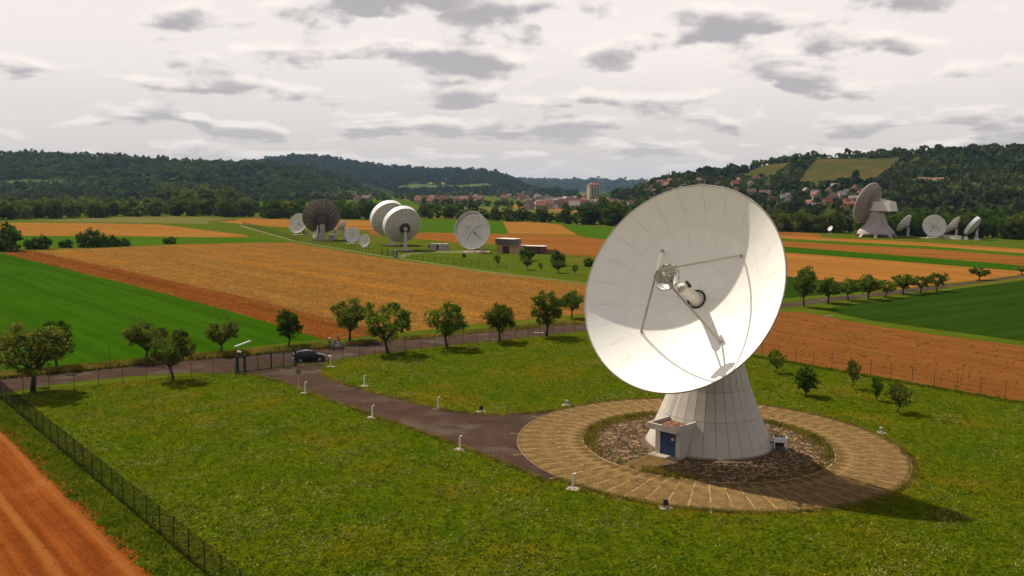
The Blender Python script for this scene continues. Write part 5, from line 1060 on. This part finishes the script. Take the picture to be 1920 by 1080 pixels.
# ------------------------------------------------------------------ station buildings
M['render'] = plain('tan_render', (.36, .22, .10), .85, var=.12, scale=.5); M['greyroof'] = plain('grey_roof', (.10, .092, .085), .8, var=.2, scale=.5); M['redshed'] = plain('red_brown_boards', (.13, .045, .022), .85, var=.25, scale=1); M['darkwood'] = plain('dark_door', (.05, .022, .014), .8)
M['paleroof'] = plain('pale_edge', (.55, .47, .38), .8); M['box'] = plain('container_paint', (.34, .29, .26), .7, var=.15, scale=.8, dirt=(.2, .15, .12))
def facing(pa, pb):
    A, B = g(*pa)[:2], g(*pb)[:2]; d = nrm(B-A); return A, np.linalg.norm(B-A), math.atan2(d[1], d[0])
A, Ln, rz = facing((932, 474), (962, 475.5)); b = thing('station_building', 'tan building with an overhanging grey roof behind the station lawn', 'building', (*A, 0), rz)
MB().box((Ln*.5, 2.5, 1.6), (Ln, 5, 3.2)).build('wall', M['render'], b); rf_ = MB().box((Ln*.5, 2.4, 4.1), (Ln+.8, 6.0, 1.9)).build('roof', M['greyroof'], b); MB().box((Ln*.5, 2.4, 5.12), (Ln+1., 6.2, .16)).build('roof_edge', M['paleroof'], rf_)
for x in (.5,): MB().box((Ln*.55, -.02, 1.3), (2.6, .1, 2.5)).build('door', M['darkwood'], b)
for x in (.15, .5): MB().box((Ln*x+.3, -.62, 4.2), (.6, .06, .35)).build('window', M['black'], b)
A, Ln, rz = facing((956, 476), (974, 477)); b = thing('annex_building', 'low tan flat-roofed annex between the grey-roofed building and brown shed', 'building', (*A, 0), rz)
MB().box((Ln*.5, 1.6, 1.15), (Ln, 3.2, 2.3)).build('wall', M['render'], b); MB().box((Ln*.5, 1.6, 2.36), (Ln+.3, 3.5, .14)).build('roof', M['redshed'], b)
A, Ln, rz = facing((972, 475), (1019, 476.5)); b = thing('wooden_shed', 'long red-brown shed behind the round dark bush', 'shed', (*A, 0), rz)
MB().box((Ln*.5, 2.4, 1.3), (Ln, 3.6, 2.6)).build('wall', M['redshed'], b); MB().box((Ln*.5, 2.3, 2.68), (Ln+.5, 4.4, .16)).build('roof', M['paleroof'], b)
for x in (.3, .55, .8): MB().box((Ln*x, .57, 1.1), (1.4, .1, 2.)).build('door', M['darkwood'], b)
A, Ln, rz = facing((1021, 476.5), (1050, 479)); b = thing('board_fence', 'low brown board fence right of the red-brown shed', 'fence', (*A, 0), rz)
brd = MB().box((0, 0, .9), (.42, .05, 1.8)).mesh('board')
for i in range(int(Ln/.5)): link('board', brd, M['redshed'], b, loc=(i*.5, 0, 0))
A, Ln, rz = facing((806, 469), (838, 470)); b = thing('equipment_container', 'grey equipment container between the shrouded dish and the strut-fed dish', 'container', (*A, 0), rz)
MB().box((Ln*.5, 1.2, 1.25), (Ln, 2.4, 2.4)).build('casing', M['box'], b); MB().box((Ln*.86, 1.2, 2.5), (Ln*.2, 2.3, .1)).build('roof_plate', M['paleroof'], b)
for x in (.25, .45, .65): MB().box((Ln*x, -.03, 1.1), (.9, .08, 1.8)).build('door', M['darkmetal'] if x == .45 else M['box'], b)
MB().box((-.4, 1., 1.3), (.7, 1.2, 1.2)).build('fan_box', M['black'], b)
A, Ln, rz = facing((1764, 447), (1796, 449)); b = thing('equipment_container', 'low pale service block right of the round white dish', 'container', (*A, 0), rz)
MB().box((Ln*.5, 1.5, .8), (Ln, 3, 1.6)).build('casing', M['fargrey'], b); MB().box((Ln*.5, 1.5, 1.65), (Ln+.2, 3.2, .12)).build('roof', M['concrete'], b)
for (px, py, w_, d_, h_, lab) in [(623, 449, 3, 2.2, 2.0, 'small pale cabinet at the foot of the brown-backed dish'), (629, 441, 2.2, 2, 3.0, 'grey cabinet behind the brown-backed dish post'), (577, 440, 1.6, 1.4, 2., 'white cabinet left of the brown-backed dish'), (741, 482, 1.3, 1.3, 2.2, 'dark cabinet at the station gate')]:
    p = g(px, py); b = thing('cabinet', lab, 'cabinet', (p[0], p[1], 0)); MB().box((0, 0, h_/2), (w_, d_, h_)).build('casing', M['fargrey'] if px < 700 else M['darkmetal'], b); MB().box((0, 0, h_+.05), (w_+.15, d_+.15, .1)).build('lid', M['concrete'], b); MB().box((0, -d_/2-.02, h_*.48), (w_*.6, .04, h_*.8)).build('door', M['box'], b)
def far_fence(label, pts, sp_, h_):
    W = [g(*p)[:2] for p in pts]; r = thing('station_fence', label, 'fence', (*W[0], 0)); po = MB().box((0, 0, h_/2), (.10, .10, h_)).mesh('post'); wr_ = MB()
    for A, B in zip(W[:-1], W[1:]):
        L_ = np.linalg.norm(B-A); n_ = int(L_/sp_)
        for i in range(n_+1): p = A+(B-A)*i/n_-W[0]; link('post', po, M['green_metal'], r, loc=(*p, 0))
        for z in np.arange(.2, h_, .25): a_, b_2 = A-W[0], B-W[0]; wr_.tube((*a_, z), (*b_2, z), .012, n=3, cap=False)
    wr_.build('wire_mesh', M['wire'], r)
far_fence('dark post fence along the track in front of the left dish group', [(455, 422), (545, 449), (560, 454), (700, 476), (735, 482)], 3.2, 2.3)
far_fence('post fence along the track below the strut-fed dish', [(752, 483), (850, 497), (950, 507)], 3.4, 2.0)
gt2 = thing('station_gate', 'small dark double gate of the distant station', 'gate', g(724, 479)); 
for x in (-1.6, .6, 2.6): MB().box((x, 0, 1.2), (.18, .18, 2.4)).build('gate_post', M['green_metal'], gt2)
for z in (.4, 1.1, 1.9): MB().box((.5, 0, z), (4.2, .06, .07)).build('rail', M['green_metal'], gt2)
# ------------------------------------------------------------------ town
M['h_white'] = plain('house_white', (0.36, 0.322, 0.2706), .8); M['h_cream'] = plain('house_cream', (0.288, 0.231, 0.1518), .8); M['h_grey'] = plain('house_grey', (0.2016, 0.182, 0.1584), .8)
M['r_red'] = plain('roof_red', (0.16, 0.0413, 0.0224), .8, var=.2); M['r_brown'] = plain('roof_brown', (0.084, 0.0375, 0.0252), .8, var=.2); M['r_orange'] = plain('roof_orange', (0.304, 0.09, 0.035), .8); M['r_grey'] = plain('roof_grey', (0.16, 0.1425, 0.1295), .7)
def house_mesh(w_, d_, h_, r_):
    wl = MB(); wl.box((0, 0, h_/2-1), (w_, d_, h_+2)); wl.add([(-w_/2, -d_/2, h_), (-w_/2, d_/2, h_), (-w_/2, 0, h_+r_), (w_/2, -d_/2, h_), (w_/2, d_/2, h_), (w_/2, 0, h_+r_)], [(0, 2, 1), (3, 4, 5)])
    rf = MB(); o_ = .5; s_ = r_/(d_/2)
    for sg in (-1, 1):
        e = [(-w_/2-o_, sg*(d_/2+o_), h_-o_*s_+.05), (w_/2+o_, sg*(d_/2+o_), h_-o_*s_+.05), (w_/2+o_, 0, h_+r_+.05), (-w_/2-o_, 0, h_+r_+.05)]; rf.hexa(e, [(x, y, z+.3) for x, y, z in e])
    return wl.mesh('wall'), rf.mesh('roof')
HM = [house_mesh(11, 9, 5, 4.5), house_mesh(14, 10, 4.5, 4.5), house_mesh(9, 8.5, 5.5, 4), house_mesh(20, 12, 4.5, 2.5)]
hw = MB()
winm = MB().box((0, 0, 0), (1.1, .12, 1.4)).mesh('window')
HMat = {}
def house(pos, rz, wk, rk, i, label, group, s=1.):
    wm_, rm_2 = HM[i]
    for me_, mk in ((wm_, wk), (rm_2, rk)):
        if (me_.name, mk) not in HMat: c_ = me_.copy(); c_.materials.append(M[mk]); HMat[(me_.name, mk)] = c_
    h = thing('town_house', label, 'house', pos, rz, group, (s, s, s)); link('wall', HMat[(wm_.name, wk)], None, h); link('roof', HMat[(rm_2.name, rk)], None, h)
    dx, dy = (11, 14, 9, 20)[i], (9, 10, 8.5, 12)[i]
    for k_ in (-.28, .28): link('window', winm, M['black'], h, loc=(dx*k_, -dy/2-.03, 3.0))
    return h
WN = {'h_white': 'white', 'h_cream': 'cream', 'h_grey': 'grey'}; RN = {'r_red': 'red', 'r_brown': 'brown', 'r_orange': 'orange', 'r_grey': 'grey'}
def zone(n, x0, x1, y0, y1, where, hillkey=None, rw_=('r_red', 'r_brown', 'r_brown', 'r_grey'), s=1.):
    done = []
    tries = 0
    while len(done) < n and tries < 4000:
        tries += 1; px = random.uniform(x0, x1); py = random.uniform(y0, y1)
        if hillkey:
            p = march(hillkey, np.array([px]), np.array([py]))[0]
            if np.isnan(p[0]): continue
            if any(inpoly(np.array([p[0]]), np.array([p[1]]), q_)[0] for q_ in PATCH[hillkey]): continue
        else: p = g(px, py)
        if any((p[0]-q_[0])**2+(p[1]-q_[1])**2 < 15**2 for q_ in done): continue
        done.append(p); wk = random.choice(['h_white', 'h_cream', 'h_cream', 'h_grey']); rk = random.choice(rw_)
        house((p[0], p[1], max(p[2], 0)+(1 if hillkey else 0)), random.uniform(-.7, .7)+(0 if random.random() < .6 else 1.57), wk, rk, random.choice([0, 0, 1, 2]), f'{WN[wk]} {RN[rk]}-roofed house {where}', f'{WN[wk]} houses with {RN[rk]} roofs {where}', s)
zone(88, 990, 1250, 373, 394, 'in the town left of the big dish')
zone(14, 1010, 1160, 386, 395, 'on the near edge of the town', rw_=('r_grey', 'r_grey', 'r_red'))
zone(34, 782, 900, 377, 384, 'in the village below the middle hills', rw_=('r_red', 'r_red', 'r_brown'))
zone(20, 880, 1010, 368, 376, 'on the far side of the village')
zone(16, 480, 700, 369, 377, 'among the trees below the left hills', rw_=('r_red', 'r_brown', 'r_grey'))
zone(34, 1200, 1440, 342, 372, 'on the slope above the big dish rim', 'right', s=.8)
zone(30, 1440, 1615, 358, 405, 'on the slope left of the lattice-backed dish', 'right', s=.75)
for (px, py, wk, rk, i, lab) in [(1592, 398, 'h_cream', 'r_orange', 1, 'bright orange-roofed house touching the lattice-backed dish'), (1592, 391, 'h_white', 'r_red', 1, 'red-roofed house just above the orange-roofed one'), (1471, 382, 'h_white', 'r_grey', 0, 'white gabled house right of the big dish rim'), (1577, 377, 'h_white', 'r_grey', 2, 'small white house uphill of the orange-roofed house')]:
    p = march('right', np.array([float(px)]), np.array([float(py)]))[0]; house((p[0], p[1], p[2]+1.5), .2, wk, rk, i, lab, 'single houses on the right slope', .8)
for (px, py, wk, rk, i, lab) in [(1090, 386, 'h_cream', 'r_orange', 1, 'orange-roofed house at the town edge below the silo tower'), (1132, 391, 'h_white', 'r_grey', 3, 'long pale hall at the near town edge'), (1048, 383, 'h_white', 'r_grey', 3, 'white long hall left of the silo tower'), (1030, 384, 'h_white', 'r_grey', 1, 'small white hall at the left end of the town'), (1178, 389, 'h_grey', 'r_grey', 3, 'grey long hall touching the big dish rim')]:
    house(g(px, py), .15, wk, rk, i, lab, 'halls and marked houses of the town')
# silo tower
p = g(1113, 377); Yt = p[1]; k_ = Yt/FPX; sw_ = 25*k_; sh = 30*k_
tw = thing('silo_tower', 'tall pale silo tower with a red tiled roof above the town', 'tower', (p[0], p[1], 0), .25)
MB().box((0, 0, sh/2), (sw_*.86, sw_*.7, sh)).build('wall', M['h_cream'], tw)
for x in (-.36, -.12, .12, .36): MB().box((x*sw_*.86, -sw_*.36, sh*.48), (sw_*.13, sw_*.06, sh*.9)).build('pilaster', M['h_white'], tw)
for x in (-.24, 0, .24): MB().box((x*sw_*.86, -sw_*.355, sh*.55), (sw_*.05, .3, sh*.6)).build('window', M['black'], tw)
rf_ = MB().add([(-sw_*.46, -sw_*.38, sh), (sw_*.46, -sw_*.38, sh), (sw_*.46, sw_*.38, sh), (-sw_*.46, sw_*.38, sh), (-sw_*.12, 0, sh+5*k_), (sw_*.12, 0, sh+5*k_)], [(0, 1, 5, 4), (1, 2, 5), (2, 3, 4, 5), (3, 0, 4), (3, 2, 1, 0)]).build('roof', M['r_red'], tw)
MB().tube((0, 0, sh+4*k_), (0, 0, sh+9*k_), .3, n=5).build('mast', M['black'], rf_)
def block(px0, px1, py0, py1, mat, label, floors):
    p = g((px0+px1)/2, py1); k_ = p[1]/FPX; w_, h_ = (px1-px0)*k_, (py1-py0)*k_; b = thing('apartment_block', label, 'building', (p[0], p[1], 0), .1)
    MB().box((0, 0, h_/2), (w_, w_*.6, h_)).build('wall', mat, b); MB().box((0, 0, h_+.3), (w_+.8, w_*.6+.8, .6)).build('roof', M['r_brown'], b)
    wm2 = MB().box((0, 0, 0), (w_*.11, .3, h_/floors*.5)).mesh('window')
    for f_ in range(floors):
        for x in range(5): link('window', wm2, M['black'], b, loc=((x-2)*w_*.18, -w_*.3-.05, h_*(f_+.5)/floors))
block(583.5, 603, 349, 367, plain('orange_block', (.32, .13, .07), .8), 'orange-red apartment block rising from the trees at the left', 4)
block(649, 668, 358, 374, plain('yellow_block', (.42, .34, .13), .8), 'yellow building left of the middle of the valley', 3)
block(980, 998, 358, 369, M['h_grey'], 'grey flat block beyond the village', 3)
# ------------------------------------------------------------------ grass, clods, haze
LP = [tuple(NW), tuple(SW), tuple(SE), tuple(NE)]
drw = [tuple(g(*p)[:2]) for p in drive]
def lawn_pts(n, ymax):
    X = rng.uniform(-60, 75, n); Y = 42+(ymax-42)*rng.random(n)**1.7; k_ = inpoly(X, Y, LP) & ~inpoly(X, Y, drw) & (np.hypot(X-PC[0], Y-PC[1]) > R_OUT+.15) & (np.abs(X/Y) < .68); return np.stack([X[k_], Y[k_]], -1)
tag(tufts('grass', lawn_pts(150000, 140), .05, .19, M['blade'], 2, .07, .14, .012, .8), 'short green grass of the mown compound', 'grass')
Pd = lawn_pts(90000, 125); nz_ = np.sin(Pd[:, 0]*.31+2*np.sin(Pd[:, 1]*.17))*np.sin(Pd[:, 1]*.27+1.6*np.sin(Pd[:, 0]*.21))+.5*np.sin(Pd[:, 0]*.9+Pd[:, 1]*.7); Pd = Pd[nz_+rng.normal(size=len(Pd))*.4 > .55]
M['flower'] = cells('flower_heads', [(.27, .24, .07), (.22, .20, .05), (.36, .33, .15), (.20, .17, .04)], 3.)
fl = np.concatenate([Pd, rng.uniform(.03, .09, (len(Pd), 1))], 1); V, F = quads(fl, rng.uniform(.05, .12, len(fl)), np.tile([0, 0, 1.2], (len(fl), 1)), rng, .9, .6)
tag(stuff(link('flowers', mesh_np('flowers', V, F), M['flower'])), 'pale daisies and dandelions dotted over the lawn', 'flowers')
M['straw'] = leaf('straw', (.27, .150, .032), (.50, .31, .090), .35, .5)
Ps = lawn_pts(90000, 135); nz_ = np.sin(Ps[:, 0]*.23+1.7*np.sin(Ps[:, 1]*.31))*np.sin(Ps[:, 1]*.33+1.4*np.sin(Ps[:, 0]*.29))+.6*np.sin(Ps[:, 0]*.8-Ps[:, 1]*.6+1); Ps = Ps[nz_+rng.normal(size=len(Ps))*.4 > .75]
M['straw_lawn'] = leaf('pale_grass', (.10, .11, .018), (.30, .28, .09), .35, .3)
tag(tufts('pale_grass', Ps, .05, .15, M['straw_lawn'], 3, .05, .10, .012, .9), 'pale dry grass in patches over the lawn', 'grass')
fpoly = [tuple(g(*p)[:2]) for p in [(10, 476), (60, 470), (315, 460), (480, 455), (545, 455), (700, 481), (900, 510), (1100, 534), (1240, 550), (1230, 566), (1098, 588), (1000, 597), (900, 607), (800, 618), (740, 622), (650, 635), (606, 637), (430, 583), (240, 533)]]
X = rng.uniform(min(p[0] for p in fpoly), max(p[0] for p in fpoly), 420000); Y = min(p[1] for p in fpoly)+(max(p[1] for p in fpoly)-min(p[1] for p in fpoly))*rng.random(420000)**1.5; k_ = inpoly(X, Y, fpoly); X, Y = X[k_][:120000], Y[k_][:120000]
dens = np.sin((X*math.sin(A_MAIN)-Y*math.cos(A_MAIN))*.45+.8*np.sin(X*.05))*.5+np.sin(X*.11+Y*.07)*.4; k_ = dens+rng.normal(size=len(X))*.5 > -.25
ppoly = [tuple(g(*p)[:2]) for p in [(10, 477), (60, 470), (300, 522), (480, 562), (640, 604), (740, 622), (650, 635), (606, 637), (430, 583), (240, 533)]]
inp = inpoly(X, Y, ppoly); k_ &= ~inp | (rng.random(len(X)) < .22)
tag(tufts('stubble', np.stack([X[k_], Y[k_]], -1), .10, .26, M['straw'], 2, .07, .25, .01, .6), 'short straw stubble standing over the large orange-brown field', 'stubble')
rpoly = [tuple(g(*p)[:2]) for p in [(1465, 590), (1640, 615), (1750, 631), (1920, 653), (2100, 676), (2100, 780), (1920, 752), (1640, 704), (1480, 673), (1430, 660)]]
X = rng.uniform(30, 130, 9000); Y = rng.uniform(80, 200, 9000); k_ = inpoly(X, Y, rpoly); M['field_weed'] = leaf('field_weeds', (.03, .028, .006), (.12, .10, .03), .4, .3)
tag(tufts('field_weeds', np.stack([X[k_], Y[k_]], -1)[:520], .05, .2, M['field_weed'], 4, .07, .14, .01, .7), 'sparse weeds and clods over the bare field on the right', 'weeds')
# rough verge between road and fields, and along the near fence
def along(pts, n, wdt, off):
    W = [g(*p)[:2] for p in pts]; out = []
    Ls = [np.linalg.norm(B-A) for A, B in zip(W[:-1], W[1:])]; tot = sum(Ls)
    for (A, B, L_) in zip(W[:-1], W[1:], Ls):
        k_ = int(n*L_/tot); t_ = rng.random(k_)[:, None]; d = (B-A)/L_; out.append(A+(B-A)*t_+np.array([-d[1], d[0]])*(off+rng.random(k_)[:, None]*wdt))
    return np.concatenate(out)
tag(tufts('verge_grass', along([(-100, 726), (0, 712), (75, 704), (160, 696), (250, 687), (350, 676), (440, 670), (545, 660), (615, 653.5)], 9000, 2.6, .1), .25, .75, M['blade_dry'], 3, .07, .15, 0, .35), 'tall dry grass on the verge between road and green field', 'grass')
tag(tufts('verge_grass', along([(615, 653.5), (680, 645), (770, 637), (882, 627), (1000, 615), (1098, 607)], 6000, 2.4, .1), .1, .45, M['blade_dry'], 3, .07, .15, 0, .35), 'dry grass on the verge between road and stubble field', 'grass')
ep = np.concatenate([along(drive[1:13], 2600, .5, -.25), along(drive[15:27], 2600, .5, -.25)]); ep = ep[np.hypot(ep[:, 0]-PC[0], ep[:, 1]-PC[1]) > R_OUT+.1]
tag(tufts('edge_grass', ep, .05, .2, M['blade_dry'], 3, .05, .12, .03, .8), 'ragged dry grass creeping over the driveway edges', 'grass')
aa = rng.uniform(0, 6.28, 5200); rr = R_OUT+rng.normal(.12, .16, 5200)
ep = np.stack([PC[0]+rr*np.cos(aa), PC[1]+rr*np.sin(aa)], -1); ep = ep[~inpoly(ep[:, 0], ep[:, 1], drw)]
tag(tufts('edge_grass', ep, .05, .2, M['blade_dry'], 3, .05, .12, .03, .8), 'ragged dry grass around the outer edge of the paved ring', 'grass')
fp = NW+np.outer(rng.random(6000), FDIR)*80+np.outer(rng.uniform(-2.6, .3, 6000), FPER)
tag(tufts('verge_grass', fp, .08, .3, M['blade'], 3, .05, .14, 0, .6), 'rough green grass strip outside the near fence', 'grass')
fp = NE+np.outer(rng.random(3500), FDIR)*82+np.outer(rng.normal(0, .35, 3500), FPER)
tag(tufts('verge_grass', fp, .08, .35, M['blade'], 3, .05, .14, 0, .6), 'rough grass along the foot of the right fence', 'grass')
X = rng.uniform(-75, 0, 26000); Y = rng.uniform(38, 100, 26000); k_ = inpoly(X, Y, edge+[tuple(b_ for b_ in (g(310, 1090)[:2]+dn*36+ln*60)), tuple(g(0, 785)[:2]-dn*14+ln*60)]) & (np.abs(X/Y) < .64)
M['clod'] = cells('clods', [(.19, .058, .013), (.22, .07, .016), (.26, .09, .022), (.17, .05, .011)], 2.)
tag(scatter_rocks('soil_clods', np.stack([X[k_], Y[k_]], -1), .02, .085, .008, M['clod'], .45), 'clods of red soil on the ploughed strip at lower left', 'soil')
hz, t, b_ = new_mat('haze'); q = NT(t); q.N.remove(b_); pv = q.n('ShaderNodeVolumePrincipled'); pv.inputs['Color'].default_value = (.50, .74, 1., 1); pv.inputs['Density'].default_value = 2.9e-5; pv.inputs['Anisotropy'].default_value = .2
q.L.new(pv.outputs[0], t.nodes['Material Output'].inputs['Volume'])
hb_ = MB().box((0, 4500, 97), (13000, 9600, 200)).build('haze', hz); stuff(hb_); tag(hb_, 'thin pale haze hanging over the valley', 'haze')
# ------------------------------------------------------------------ tell look-alikes apart by their order in the photograph
ORD = ['first', 'second', 'third', 'fourth', 'fifth', 'sixth', 'seventh', 'eighth', 'ninth', 'tenth', 'eleventh', 'twelfth', 'thirteenth', 'fourteenth', 'fifteenth', 'sixteenth', 'seventeenth', 'eighteenth', 'nineteenth', 'twentieth']
TENS = ['twenty', 'thirty', 'forty']
def ordinal(i): return ORD[i] if i < 20 else TENS[(i+1)//10-2]+('-'+ORD[(i+1) % 10-1] if (i+1) % 10 else 'th')
same = {}
for o in col.objects:
    if o.parent is None and o.get('category'): same.setdefault(o['label'], []).append(o)
for lab, os_ in same.items():
    if len(os_) < 2: continue
    os_.sort(key=lambda o: o.location.x/o.location.y)
    for i, o in enumerate(os_): o['label'] = f'{lab}, {ordinal(i) if i < len(os_)-1 else "last"} from left'
